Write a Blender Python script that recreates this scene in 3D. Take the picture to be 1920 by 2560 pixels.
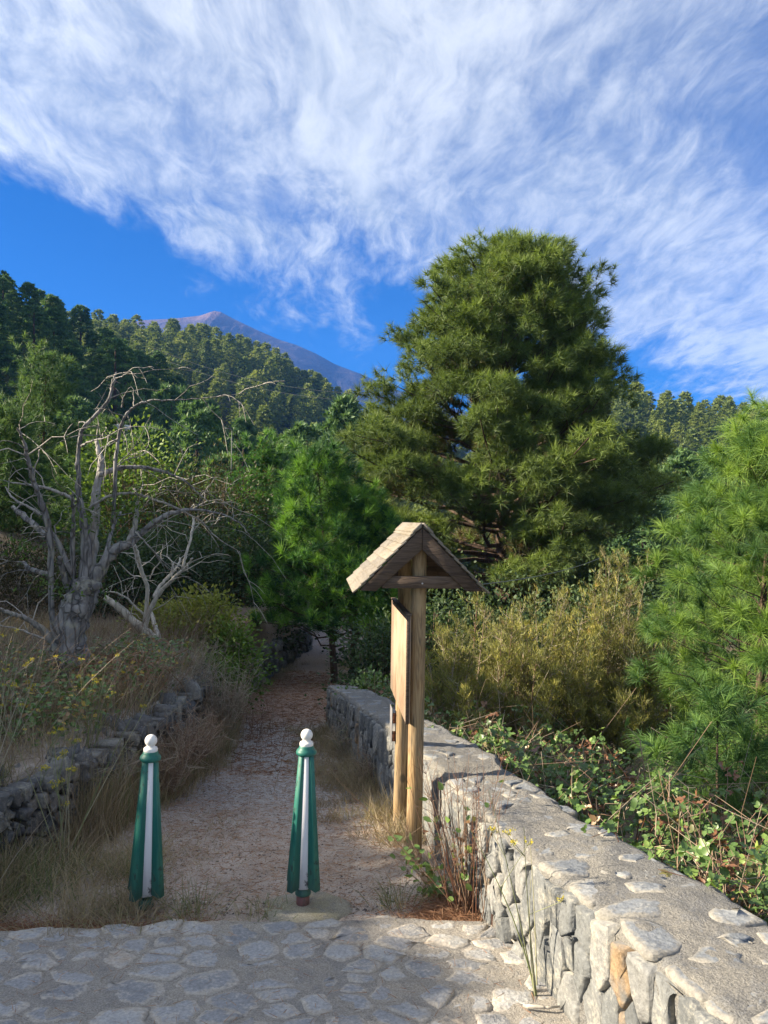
import bpy, math, random
import numpy as np
from mathutils import Vector

random.seed(11)
rng = np.random.default_rng(11)
R = math.radians
SC = bpy.context.scene
COL = SC.collection
for o in list(bpy.data.objects):
    bpy.data.objects.remove(o)

# ------------------------------------------------------------------ camera, sky, sun, exposure
FOC = 1923.0            # focal length in photo pixels (26 mm equivalent phone lens)
HOR = 1300.0            # eye level
ROLL = R(0.8)
cam = bpy.data.cameras.new("camera")
cam.sensor_fit = 'VERTICAL'
cam.sensor_height = 36.0
cam.lens = 36.0 * FOC / 2560.0
cam.clip_start = 0.05
cam.clip_end = 20000
camo = bpy.data.objects.new("camera", cam)
COL.objects.link(camo)
PITCH = math.atan2(HOR - 1280.0, FOC)
camo.rotation_mode = 'XYZ'
from mathutils import Matrix
camo.matrix_world = Matrix.Rotation(R(90) + PITCH, 4, 'X') @ Matrix.Rotation(ROLL, 4, 'Z')
SC.camera = camo

SUN_EL = R(27)
SUN_AZ = R(-91)          # compass from +Y towards +X: the sun stands to the left
sund = bpy.data.lights.new("sun", 'SUN')
sund.energy = 3.2
sund.angle = R(0.6)
sund.color = (1.0, 0.86, 0.66)
suno = bpy.data.objects.new("sun", sund)
COL.objects.link(suno)
sdir = Vector((math.sin(SUN_AZ) * math.cos(SUN_EL), math.cos(SUN_AZ) * math.cos(SUN_EL), math.sin(SUN_EL)))
suno.rotation_euler = sdir.to_track_quat('Z', 'Y').to_euler()

SC.view_settings.view_transform = 'Standard'
SC.view_settings.look = 'None'
SC.view_settings.exposure = 2.5
SC.view_settings.gamma = 1.0
SC.view_settings.use_curve_mapping = False
SC.cycles.max_bounces = 6
SC.cycles.diffuse_bounces = 4
SC.cycles.glossy_bounces = 2
SC.cycles.transmission_bounces = 3
SC.cycles.transparent_max_bounces = 6
SC.cycles.volume_bounces = 0
SC.cycles.use_denoising = True


class NT:
    """tiny node-graph helper"""
    def __init__(self, tree):
        self.t = tree
        tree.nodes.clear()

    def n(self, kind, ins=None, **props):
        nd = self.t.nodes.new(kind)
        for k, v in props.items():
            setattr(nd, k, v)
        for k, v in (ins or {}).items():
            s = nd.inputs[k]
            if isinstance(v, bpy.types.NodeSocket):
                self.t.links.new(v, s)
            else:
                s.default_value = v
        return nd

    def m(self, op, a, b=0.0, c=None, clamp=False):
        ins = {0: a, 1: b}
        if c is not None:
            ins[2] = c
        return self.n('ShaderNodeMath', ins, operation=op, use_clamp=clamp).outputs[0]

    def ss(self, x, a, b, lo=0.0, hi=1.0):
        return self.n('ShaderNodeMapRange', {0: x, 1: a, 2: b, 3: lo, 4: hi}, interpolation_type='SMOOTHSTEP').outputs[0]

    def mix(self, f, a, b, blend='MIX'):
        nd = self.n('ShaderNodeMix', data_type='RGBA', blend_type=blend)
        for i, v in ((0, f), (6, a), (7, b)):
            if isinstance(v, bpy.types.NodeSocket):
                self.t.links.new(v, nd.inputs[i])
            else:
                nd.inputs[i].default_value = v if i == 0 else (tuple(v) + (1.0,))[:4]
        return nd.outputs[2]

    def noise(self, vec, scale, detail=4.0, rough=0.55, dist=0.0):
        ins = {'Scale': scale, 'Detail': detail, 'Roughness': rough, 'Distortion': dist}
        if vec is not None:
            ins['Vector'] = vec
        return self.n('ShaderNodeTexNoise', ins).outputs[0]

    def ramp(self, f, stops):
        nd = self.n('ShaderNodeValToRGB', {0: f})
        el = nd.color_ramp.elements
        while len(el) < len(stops):
            el.new(0.5)
        for e, (p, c) in zip(el, stops):
            e.position = p
            e.color = tuple(c) + (1.0,)
        return nd.outputs[0]

    def xyz(self, x, y, z):
        return self.n('ShaderNodeCombineXYZ', {0: x, 1: y, 2: z}).outputs[0]


world = bpy.data.worlds.new("World")
SC.world = world
world.use_nodes = True
w = NT(world.node_tree)
sky = w.n('ShaderNodeTexSky', sky_type='NISHITA', sun_disc=False, sun_elevation=SUN_EL, sun_rotation=SUN_AZ,
          altitude=1000, air_density=1.0, dust_density=0.25, ozone_density=2.5)
dirv = w.n('ShaderNodeTexCoord').outputs['Generated']
sp = w.n('ShaderNodeSeparateXYZ', {0: dirv})
dx, dy, dz = sp.outputs
# deeper, more saturated blue, as a thin clear mountain air has
hs = w.n('ShaderNodeHueSaturation', {'Hue': 0.492, 'Saturation': 1.85, 'Value': 1.0, 'Color': sky.outputs[0]}).outputs[0]
blue = w.mix(1.0, hs, (0.0, 0.31, 0.49), 'MULTIPLY')
yy = w.m('MAXIMUM', dy, 0.15)
gx = w.m('DIVIDE', dx, yy)
gz = w.m('DIVIDE', dz, yy)
inv = w.m('DIVIDE', 1.0, w.m('ADD', w.m('MAXIMUM', dz, 0.0), 0.13))
px = w.m('MULTIPLY', dx, inv)
py = w.m('MULTIPLY', dy, inv)
pl = w.xyz(px, py, 0.0)
warpn = w.n('ShaderNodeTexNoise', {'Vector': pl, 'Scale': 1.6, 'Detail': 3.0, 'Roughness': 0.5})
wsub = w.n('ShaderNodeVectorMath', {0: warpn.outputs['Color'], 1: (0.5, 0.5, 0.5)}, operation='SUBTRACT').outputs[0]
wmul = w.n('ShaderNodeVectorMath', {0: wsub, 1: (0.26, 0.26, 0.26)}, operation='MULTIPLY').outputs[0]
plw = w.n('ShaderNodeVectorMath', {0: pl, 1: wmul}, operation='ADD').outputs[0]
spw = w.n('ShaderNodeSeparateXYZ', {0: plw})
sx = w.m('ADD', w.m('MULTIPLY', spw.outputs[0], 1.0), w.m('MULTIPLY', spw.outputs[1], 0.06))
sv = w.xyz(w.m('MULTIPLY', sx, 2.5), w.m('MULTIPLY', spw.outputs[1], 1.15), 3.7)
streak = w.noise(sv, 1.25, 7.0, 0.56, 0.15)
fine = w.noise(w.xyz(w.m('MULTIPLY', sx, 9.0), w.m('MULTIPLY', spw.outputs[1], 3.4), 1.2), 1.7, 9.0, 0.68, 0.3)
big = w.noise(plw, 1.15, 3.0, 0.5)
# where the cirrus sheet lies: clear low on the left, a tail above the valley, clear low on the right
d1 = w.m('ADD', w.m('ADD', gz, w.m('MULTIPLY', gx, 0.43)), -0.232)
lim = w.m('MULTIPLY', w.m('ADD', gx, 0.035), -1.3)
d1 = w.m('SMOOTH_MIN', d1, lim, 0.05)
d2 = w.m('ADD', w.m('ADD', gz, w.m('MULTIPLY', gx, 0.40)), -0.345)
dd = w.m('SMOOTH_MAX', d1, d2, 0.03)
dd = w.m('ADD', dd, w.m('MULTIPLY', w.m('SUBTRACT', streak, 0.5), 0.26))
dd = w.m('ADD', dd, w.m('MULTIPLY', w.m('SUBTRACT', fine, 0.5), 0.10))
region = w.ss(dd, -0.03, 0.055)
soft = w.noise(w.n('ShaderNodeVectorMath', {0: plw, 1: (1.0, 0.8, 1.0)}, operation='MULTIPLY').outputs[0], 3.1, 8.0, 0.60)
body = w.m('ADD', w.m('MULTIPLY', streak, 0.40), w.m('ADD', w.m('MULTIPLY', fine, 0.36), w.m('MULTIPLY', soft, 0.36)))
body = w.m('ADD', body, w.m('MULTIPLY', w.m('SUBTRACT', big, 0.5), 0.75))
# thinner towards the upper right
thin = w.m('MULTIPLY', w.ss(w.m('ADD', gx, w.m('MULTIPLY', gz, 0.7)), 0.45, 0.85), 0.10)
body = w.m('SUBTRACT', body, thin)
tail = w.m('MULTIPLY', w.m('MULTIPLY', w.ss(d1, 0.13, 0.03), w.ss(gx, -0.36, -0.16)), w.m('MULTIPLY', w.ss(gx, 0.02, -0.06), 0.36))
body = w.m('ADD', body, tail)
dens = w.ss(body, 0.30, 0.68)
alpha = w.m('MULTIPLY', region, w.m('ADD', w.m('MULTIPLY', dens, 0.66), 0.29), clamp=True)
shade = w.ss(w.m('ADD', w.m('MULTIPLY', big, 0.55), w.m('MULTIPLY', fine, 0.5)), 0.36, 0.66)
cloudc = w.mix(shade, (1.66, 1.95, 2.35), (3.36, 3.52, 3.62))
# thin ice cloud scatters forward; sun-side glow raised to add fill in shade
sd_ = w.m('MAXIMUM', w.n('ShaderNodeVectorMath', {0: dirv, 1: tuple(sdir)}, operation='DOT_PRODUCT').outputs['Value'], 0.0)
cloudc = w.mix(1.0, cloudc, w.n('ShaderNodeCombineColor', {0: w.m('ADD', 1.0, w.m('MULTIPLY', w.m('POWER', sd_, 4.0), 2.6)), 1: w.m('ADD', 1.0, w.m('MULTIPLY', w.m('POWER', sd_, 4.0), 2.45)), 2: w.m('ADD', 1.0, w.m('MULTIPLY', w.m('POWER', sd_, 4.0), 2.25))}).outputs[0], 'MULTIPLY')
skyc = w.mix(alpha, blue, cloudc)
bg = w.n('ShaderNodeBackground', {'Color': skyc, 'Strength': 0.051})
wo = w.n('ShaderNodeOutputWorld', {'Surface': bg.outputs[0]})


def P(u, v, t):
    """surveyed point: image bearing (u, v) of the photograph at distance t along the view"""
    a, b = (u - 960.0) / FOC, (1280.0 - v) / FOC
    c, s = math.cos(ROLL), math.sin(ROLL)
    a, b = a * c - b * s, a * s + b * c
    cp, spn = math.cos(PITCH), math.sin(PITCH)
    yv = cp - spn * b
    k = t / yv
    return np.array([a * k, t, (spn + cp * b) * k])


# ------------------------------------------------------------------ mesh helpers
class Geo:
    def __init__(self):
        self.V, self.T, self.Q, self.A, self.n = [], [], [], [], 0

    def add(self, V, T=None, Q=None, tint=0.5):
        V = np.asarray(V, float).reshape(-1, 3)
        if T is not None and len(T):
            self.T.append(np.asarray(T, np.int64) + self.n)
        if Q is not None and len(Q):
            self.Q.append(np.asarray(Q, np.int64) + self.n)
        self.V.append(V)
        self.A.append(np.broadcast_to(np.asarray(tint, float), (len(V),)).copy())
        self.n += len(V)
        return self

    def mesh(self, name, mat=None, smooth=False, origin=None):
        V = np.concatenate(self.V) if self.V else np.zeros((0, 3))
        if origin is not None:
            V = V - np.asarray(origin)
        T = np.concatenate(self.T) if self.T else np.zeros((0, 3), np.int64)
        Q = np.concatenate(self.Q) if self.Q else np.zeros((0, 4), np.int64)
        me = bpy.data.meshes.new(name)
        me.vertices.add(len(V))
        me.vertices.foreach_set('co', V.astype(np.float32).ravel())
        idx = np.concatenate([T.ravel(), Q.ravel()]).astype(np.int32)
        me.loops.add(len(idx))
        me.loops.foreach_set('vertex_index', idx)
        starts = np.concatenate([np.arange(len(T)) * 3, len(T) * 3 + np.arange(len(Q)) * 4]).astype(np.int32)
        me.polygons.add(len(starts))
        me.polygons.foreach_set('loop_start', starts)
        if smooth:
            me.polygons.foreach_set('use_smooth', np.ones(len(starts), bool))
        at = me.attributes.new('tint', 'FLOAT', 'POINT')
        at.data.foreach_set('value', np.concatenate(self.A).astype(np.float32) if self.A else np.zeros(0, np.float32))
        me.update(calc_edges=True)
        if mat is not None:
            me.materials.append(mat)
        return me

    def obj(self, name, mat, parent=None, smooth=False, origin=None, loc=None):
        o = bpy.data.objects.new(name, self.mesh(name, mat, smooth, origin))
        COL.objects.link(o)
        if parent is not None:
            o.parent = parent
        if loc is not None:
            o.location = loc
        elif origin is not None and parent is None:
            o.location = origin
        return o

    # -- shapes
    def tube(self, pts, rad, sides=8, tint=0.5, cap=True, rough=0.0):
        pts = np.asarray(pts, float)
        k = len(pts)
        rad = np.broadcast_to(np.asarray(rad, float), (k,))
        tan = np.gradient(pts, axis=0)
        tan /= np.linalg.norm(tan, axis=1)[:, None] + 1e-9
        ref = np.array([0.31, 0.95, 0.1]) if abs(tan[0][2]) > 0.6 else np.array([0.05, 0.1, 0.99])
        ring = []
        a = np.linspace(0, 2 * math.pi, sides, endpoint=False)
        s = np.cross(tan[0], ref)
        for i in range(k):
            s = s - tan[i] * np.dot(s, tan[i])
            s /= np.linalg.norm(s) + 1e-9
            b = np.cross(tan[i], s)
            rr = rad[i] * (1 + (rng.normal(0, rough, sides) if rough else 0))
            ring.append(pts[i] + (np.cos(a) * rr)[:, None] * s + (np.sin(a) * rr)[:, None] * b)
        V = np.concatenate(ring)
        i, j = np.meshgrid(np.arange(k - 1), np.arange(sides), indexing='ij')
        jn = (j + 1) % sides
        Q = np.stack([i * sides + j, i * sides + jn, (i + 1) * sides + jn, (i + 1) * sides + j], -1).reshape(-1, 4)
        T = []
        if cap:
            V = np.concatenate([V, pts[:1], pts[-1:]])
            c0, c1 = k * sides, k * sides + 1
            T = [[c0, (q + 1) % sides, q] for q in range(sides)] + \
                [[c1, (k - 1) * sides + q, (k - 1) * sides + (q + 1) % sides] for q in range(sides)]
        return self.add(V, T, Q, tint)

    def lathe(self, prof, seg=20, c=(0, 0, 0), tint=0.5):
        k = len(prof)
        a = np.linspace(0, 2 * math.pi, seg, endpoint=False)
        V = np.concatenate([np.stack([np.cos(a) * r, np.sin(a) * r, np.full(seg, z)], 1) for r, z in prof]) + np.asarray(c)
        i, j = np.meshgrid(np.arange(k - 1), np.arange(seg), indexing='ij')
        jn = (j + 1) % seg
        Q = np.stack([i * seg + j, i * seg + jn, (i + 1) * seg + jn, (i + 1) * seg + j], -1).reshape(-1, 4)
        V = np.concatenate([V, [[c[0], c[1], c[2] + prof[0][1]], [c[0], c[1], c[2] + prof[-1][1]]]])
        c0, c1 = k * seg, k * seg + 1
        T = [[c0, (q + 1) % seg, q] for q in range(seg)] + [[c1, (k - 1) * seg + q, (k - 1) * seg + (q + 1) % seg] for q in range(seg)]
        return self.add(V, T, Q, tint)

    def hexa(self, c8, tint=0.5, bevel=0.0):
        """box from 8 corners: 4 bottom (ccw) then 4 top"""
        c8 = np.asarray(c8, float)
        Q = [[3, 2, 1, 0], [4, 5, 6, 7], [0, 1, 5, 4], [1, 2, 6, 5], [2, 3, 7, 6], [3, 0, 4, 7]]
        if bevel <= 0:
            return self.add(c8, None, Q, tint)
        import bmesh
        bm = bmesh.new()
        vs = [bm.verts.new(p) for p in c8]
        for q in Q:
            bm.faces.new([vs[i] for i in q])
        bmesh.ops.bevel(bm, geom=bm.edges[:], offset=bevel, segments=1, affect='EDGES', profile=0.5)
        bmesh.ops.triangulate(bm, faces=bm.faces[:])
        bm.verts.index_update()
        V = [v.co[:] for v in bm.verts]
        T = [[v.index for v in f.verts] for f in bm.faces]
        bm.free()
        return self.add(V, T, None, tint)

    def box(self, lo, hi, tint=0.5, bevel=0.0):
        x0, y0, z0 = lo
        x1, y1, z1 = hi
        return self.hexa([(x0, y0, z0), (x1, y0, z0), (x1, y1, z0), (x0, y1, z0),
                          (x0, y0, z1), (x1, y0, z1), (x1, y1, z1), (x0, y1, z1)], tint, bevel)

    def strands(self, Pk, rk, tint=0.5, sides=3):
        """many thin stems at once: Pk (n,k,3), rk (n,k)"""
        Pk = np.asarray(Pk, float)
        n, k, _ = Pk.shape
        if n == 0:
            return self
        rk = np.broadcast_to(np.asarray(rk, float), (n, k))
        tan = np.gradient(Pk, axis=1)
        tan /= np.linalg.norm(tan, axis=2)[..., None] + 1e-9
        ref = rng.normal(size=(n, 1, 3))
        s = np.cross(tan, ref)
        s /= np.linalg.norm(s, axis=2)[..., None] + 1e-9
        b = np.cross(tan, s)
        a = np.linspace(0, 2 * math.pi, sides, endpoint=False)
        V = Pk[:, :, None, :] + (np.cos(a)[None, None, :, None] * s[:, :, None, :] + np.sin(a)[None, None, :, None] * b[:, :, None, :]) * rk[:, :, None, None]
        base = (np.arange(n) * k * sides)[:, None, None]
        i, j = np.meshgrid(np.arange(k - 1), np.arange(sides), indexing='ij')
        jn = (j + 1) % sides
        Q = np.stack([i * sides + j, i * sides + jn, (i + 1) * sides + jn, (i + 1) * sides + j], -1)
        Q = (Q.reshape(1, -1, 4) + base).reshape(-1, 4)
        tt = np.broadcast_to(np.asarray(tint, float).reshape(-1, 1), (n, k * sides)).ravel() if np.ndim(tint) else tint
        return self.add(V.reshape(-1, 3), None, Q, tt)

    def blades(self, B, D, L, W, bend, tint):
        """grass blades / needles: base B, direction D, length L, width W, droop"""
        n = len(B)
        if n == 0:
            return self
        L, W, bend = (np.broadcast_to(np.asarray(q, float), (n,))[:, None] for q in (L, W, bend))
        D = D / (np.linalg.norm(D, axis=1)[:, None] + 1e-9)
        s = np.cross(D, rng.normal(size=(n, 3)))
        s /= np.linalg.norm(s, axis=1)[:, None] + 1e-9
        mid = B + D * L * 0.55
        mid[:, 2:3] -= bend * L * 0.12
        tip = B + D * L
        tip[:, 2:3] -= bend * L * 0.5
        V = np.stack([B - s * W * 0.5, B + s * W * 0.5, mid + s * W * 0.42, mid - s * W * 0.42, tip], 1)
        o = (np.arange(n) * 5)[:, None]
        Q = np.array([[0, 1, 2, 3]]) + o
        T = np.array([[3, 2, 4]]) + o
        tt = np.repeat(np.broadcast_to(np.asarray(tint, float), (n,)), 5)
        return self.add(V.reshape(-1, 3), T, Q, tt)

    def tris(self, C, D, L, W, tint):
        """single flat needles / tiny leaves"""
        n = len(C)
        if n == 0:
            return self
        L, W = (np.broadcast_to(np.asarray(q, float), (n,))[:, None] for q in (L, W))
        D = D / (np.linalg.norm(D, axis=1)[:, None] + 1e-9)
        s = np.cross(D, rng.normal(size=(n, 3)))
        s /= np.linalg.norm(s, axis=1)[:, None] + 1e-9
        V = np.stack([C - s * W * 0.5, C + s * W * 0.5, C + D * L], 1)
        T = np.arange(n * 3).reshape(-1, 3)
        return self.add(V.reshape(-1, 3), T, None, np.repeat(np.broadcast_to(np.asarray(tint, float), (n,)), 3))

    def leaves(self, C, D, N, L, W, tint, fold=0.25):
        """ovate leaves folded along the midrib (6 verts, 4 faces)"""
        n = len(C)
        if n == 0:
            return self
        L, W = (np.broadcast_to(np.asarray(q, float), (n,))[:, None] for q in (L, W))
        D = D / (np.linalg.norm(D, axis=1)[:, None] + 1e-9)
        s = np.cross(D, N)
        s /= np.linalg.norm(s, axis=1)[:, None] + 1e-9
        nn = np.cross(s, D)
        b = C
        m = C + D * L * 0.5 - nn * W * fold * 0.5
        t = C + D * L - nn * L * 0.12
        l1 = C + D * L * 0.22 + s * W * 0.42
        l2 = C + D * L * 0.6 + s * W * 0.45
        r1 = C + D * L * 0.22 - s * W * 0.42
        r2 = C + D * L * 0.6 - s * W * 0.45
        V = np.stack([b, m, t, l1, l2, r1, r2], 1)
        o = (np.arange(n) * 7)[:, None]
        Q = np.concatenate([np.array([[0, 1, 4, 3]]) + o, np.array([[0, 5, 6, 1]]) + o])
        T = np.concatenate([np.array([[1, 2, 4]]) + o, np.array([[1, 6, 2]]) + o])
        return self.add(V.reshape(-1, 3), T, Q, np.repeat(np.broadcast_to(np.asarray(tint, float), (n,)), 7))


def thing(name, label, cat, loc=(0, 0, 0), group=None):
    o = bpy.data.objects.new(name, None)
    COL.objects.link(o)
    o.location = tuple(float(q) for q in loc)
    o.empty_display_size = 0.2
    return tag(o, label, cat, group)


def tag(o, label=None, cat=None, group=None, kind=None):
    if label:
        o['label'] = label
    if cat:
        o['category'] = cat
    if group:
        o['group'] = group
    if kind:
        o['kind'] = kind
    return o


def copy_tree(o, loc=None, rz=None, sc=None):
    c = o.copy()
    COL.objects.link(c)
    for ch in list(o.children):
        d = ch.copy()
        COL.objects.link(d)
        d.parent = c
    if loc is not None:
        c.location = tuple(float(q) for q in loc)
    if rz is not None:
        c.rotation_euler = (0, 0, rz)
    if sc is not None:
        c.scale = sc
    return c


def unit(v):
    v = np.asarray(v, float)
    return v / (np.linalg.norm(v, axis=-1, keepdims=True) + 1e-9)


def hash2(ix, iy, seed):
    h = (ix.astype(np.int64) * 374761393 + iy.astype(np.int64) * 668265263 + seed * 1442695041) & 0xffffffff
    h = ((h ^ (h >> 13)) * 1274126177) & 0xffffffff
    return ((h ^ (h >> 16)) & 0xffff) / 65535.0


def vnoise(x, y, seed=0):
    ix, iy = np.floor(x), np.floor(y)
    fx, fy = x - ix, y - iy
    fx, fy = fx * fx * (3 - 2 * fx), fy * fy * (3 - 2 * fy)
    ix, iy = ix.astype(np.int64), iy.astype(np.int64)
    a, b = hash2(ix, iy, seed), hash2(ix + 1, iy, seed)
    c, d = hash2(ix, iy + 1, seed), hash2(ix + 1, iy + 1, seed)
    return (a * (1 - fx) + b * fx) * (1 - fy) + (c * (1 - fx) + d * fx) * fy


def fbm(x, y, oct=4, seed=0):
    x, y = np.asarray(x, float), np.asarray(y, float)
    s, a, tot = 0.0, 1.0, 0.0
    for i in range(oct):
        s = s + a * vnoise(x * 2 ** i, y * 2 ** i, seed + i)
        tot += a
        a *= 0.5
    return s / tot - 0.5


def sstep(a, b, x):
    t = np.clip((np.asarray(x, float) - a) / (b - a), 0, 1)
    return t * t * (3 - 2 * t)


# ------------------------------------------------------------------ materials
def new_mat(name):
    m = bpy.data.materials.new(name)
    m.use_nodes = True
    return m, NT(m.node_tree)


def finish(g, col, rough=0.8, bump=None, spec=0.3, trans=0.0, tcol=None, metallic=0.0):
    ins = {'Base Color': col, 'Roughness': rough, 'Specular IOR Level': spec, 'Metallic': metallic}
    if bump is not None:
        ins['Normal'] = bump
    b = g.n('ShaderNodeBsdfPrincipled', ins)
    sh = b.outputs[0]
    if trans > 0:
        tr = g.n('ShaderNodeBsdfTranslucent', {'Color': tcol if tcol is not None else col})
        sh = g.n('ShaderNodeMixShader', {0: trans, 1: sh, 2: tr.outputs[0]}).outputs[0]
    g.n('ShaderNodeOutputMaterial', {'Surface': sh})


def bumpn(g, h, strength=0.5, dist=0.01):
    return g.n('ShaderNodeBump', {'Height': h, 'Strength': strength, 'Distance': dist}).outputs[0]


def tint_attr(g):
    return g.n('ShaderNodeAttribute', attribute_name='tint').outputs['Fac']


def foliage(name, stops, trans=0.28, rough=0.55, scale=1.5, spec=0.25, vary=0.25):
    m, g = new_mat(name)
    pos = g.n('ShaderNodeNewGeometry').outputs['Position']
    oi = g.n('ShaderNodeObjectInfo').outputs['Random']
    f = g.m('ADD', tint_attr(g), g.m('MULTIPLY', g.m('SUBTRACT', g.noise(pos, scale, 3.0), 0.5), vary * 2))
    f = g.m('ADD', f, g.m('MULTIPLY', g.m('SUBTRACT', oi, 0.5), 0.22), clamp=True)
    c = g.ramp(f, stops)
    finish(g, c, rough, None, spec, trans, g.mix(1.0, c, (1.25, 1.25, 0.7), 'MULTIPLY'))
    return m


M = {}
M['needle_big'] = foliage('big pine needles', [(0.0, (0.190, 0.128, 0.075)), (0.16, (0.145, 0.128, 0.058)), (0.34, (0.072, 0.106, 0.040)), (0.62, (0.106, 0.158, 0.048)), (1.0, (0.200, 0.272, 0.058))], scale=0.35, vary=0.2)
M['needle_young'] = foliage('young pine needles', [(0.0, (0.024, 0.070, 0.026)), (0.35, (0.045, 0.125, 0.034)), (0.7, (0.110, 0.245, 0.042)), (1.0, (0.220, 0.400, 0.055))], scale=0.8, vary=0.12)
M['needle_right'] = foliage('right pine needles', [(0.0, (0.040, 0.095, 0.036)), (0.4, (0.080, 0.165, 0.046)), (0.75, (0.150, 0.260, 0.055)), (1.0, (0.250, 0.370, 0.065))], scale=0.9, vary=0.12)
M['needle_far'] = foliage('forest needles', [(0.0, (0.060, 0.096, 0.030)), (0.5, (0.150, 0.200, 0.050)), (1.0, (0.270, 0.310, 0.070))], scale=0.03, vary=0.2)
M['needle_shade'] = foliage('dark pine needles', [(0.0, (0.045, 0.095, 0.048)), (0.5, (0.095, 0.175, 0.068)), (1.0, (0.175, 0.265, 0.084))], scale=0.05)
M['leaf_dark'] = foliage('dark shrub leaves', [(0.0, (0.030, 0.052, 0.030)), (0.5, (0.058, 0.096, 0.042)), (1.0, (0.110, 0.160, 0.055))])
M['leaf_brown'] = foliage('dry brown green twigs', [(0.0, (0.045, 0.036, 0.022)), (0.5, (0.062, 0.060, 0.028)), (1.0, (0.100, 0.095, 0.040))])
M['leaf_yellow'] = foliage('yellow green shrub leaves', [(0.0, (0.080, 0.110, 0.022)), (0.5, (0.190, 0.220, 0.040)), (1.0, (0.340, 0.330, 0.070))])
M['leaf_light'] = foliage('light green leaves', [(0.0, (0.060, 0.110, 0.025)), (0.5, (0.110, 0.185, 0.035)), (1.0, (0.210, 0.300, 0.055))])
M['heath'] = foliage('tree heath sprays', [(0.0, (0.230, 0.170, 0.100)), (0.22, (0.150, 0.158, 0.062)), (0.6, (0.255, 0.255, 0.068)), (0.86, (0.400, 0.345, 0.085)), (1.0, (0.400, 0.220, 0.095))], scale=1.6, vary=0.35)
M['bramble'] = foliage('bramble leaves', [(0.0, (0.200, 0.095, 0.050)), (0.13, (0.280, 0.185, 0.090)), (0.2, (0.075, 0.130, 0.040)), (0.6, (0.125, 0.215, 0.055)), (0.9, (0.230, 0.330, 0.080)), (1.0, (0.500, 0.350, 0.060))], vary=0.12, spec=0.5, rough=0.4)
M['grass_dry'] = foliage('dry grass', [(0.0, (0.190, 0.145, 0.100)), (0.35, (0.300, 0.245, 0.170)), (0.62, (0.400, 0.335, 0.230)), (0.82, (0.150, 0.170, 0.075)), (1.0, (0.090, 0.145, 0.050))], scale=2.0, vary=0.08, rough=0.75)
M['stem'] = foliage('dry stems', [(0.0, (0.170, 0.075, 0.045)), (0.5, (0.260, 0.185, 0.125)), (0.8, (0.400, 0.350, 0.275)), (1.0, (0.170, 0.205, 0.080))], trans=0.0, vary=0.1)
M['litter'] = foliage('pine needle litter', [(0.0, (0.160, 0.075, 0.040)), (0.5, (0.265, 0.140, 0.078)), (1.0, (0.380, 0.250, 0.155))], trans=0.0, scale=3.0, vary=0.15, rough=0.85)
M['chips'] = foliage('gravel chips', [(0.0, (0.060, 0.050, 0.045)), (0.5, (0.170, 0.140, 0.115)), (1.0, (0.360, 0.320, 0.270))], trans=0.0, vary=0.05, rough=0.9)
M['flower'] = foliage('yellow flowers', [(0.0, (0.420, 0.330, 0.030)), (1.0, (0.620, 0.540, 0.060))], vary=0.1)


def bark(name, c1, c2, sc=14.0, stretch=0.18, strength=0.9, dist=0.02, lichen=None):
    m, g = new_mat(name)
    tc = g.n('ShaderNodeTexCoord').outputs['Object']
    mp = g.n('ShaderNodeMapping', {'Vector': tc, 'Scale': (1, 1, stretch)}).outputs[0]
    n1 = g.noise(mp, sc, 6.0, 0.65, 0.6)
    v = g.n('ShaderNodeTexVoronoi', {'Vector': mp, 'Scale': sc * 1.2}, feature='DISTANCE_TO_EDGE').outputs[0]
    crack = g.ss(v, 0.0, 0.12)
    c = g.mix(g.ss(n1, 0.35, 0.65), c1, c2)
    c = g.mix(g.m('MULTIPLY', g.m('SUBTRACT', 1.0, crack), 0.6), c, tuple(q * 0.35 for q in c1))
    if lichen:
        c = g.mix(g.m('MULTIPLY', g.ss(g.noise(tc, 6.0, 4.0), 0.56, 0.66), 0.6), c, lichen)
    c = g.mix(g.m('MULTIPLY', g.ss(tint_attr(g), 0.6, 1.0), 0.75), c, (0.48, 0.44, 0.38))
    h = g.m('ADD', n1, g.m('MULTIPLY', crack, 0.6))
    finish(g, c, 0.9, bumpn(g, h, strength, dist), 0.2)
    return m


M['bark_pine'] = bark('pine bark', (0.070, 0.048, 0.036), (0.140, 0.098, 0.072))
M['bark_dead'] = bark('dead grey bark', (0.140, 0.135, 0.135), (0.310, 0.300, 0.290), 10.0, 0.25, lichen=(0.34, 0.33, 0.26))
M['bark_pale'] = bark('bleached bark', (0.380, 0.340, 0.275), (0.580, 0.530, 0.440), 9.0, 0.3, 0.5, 0.01)


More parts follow.
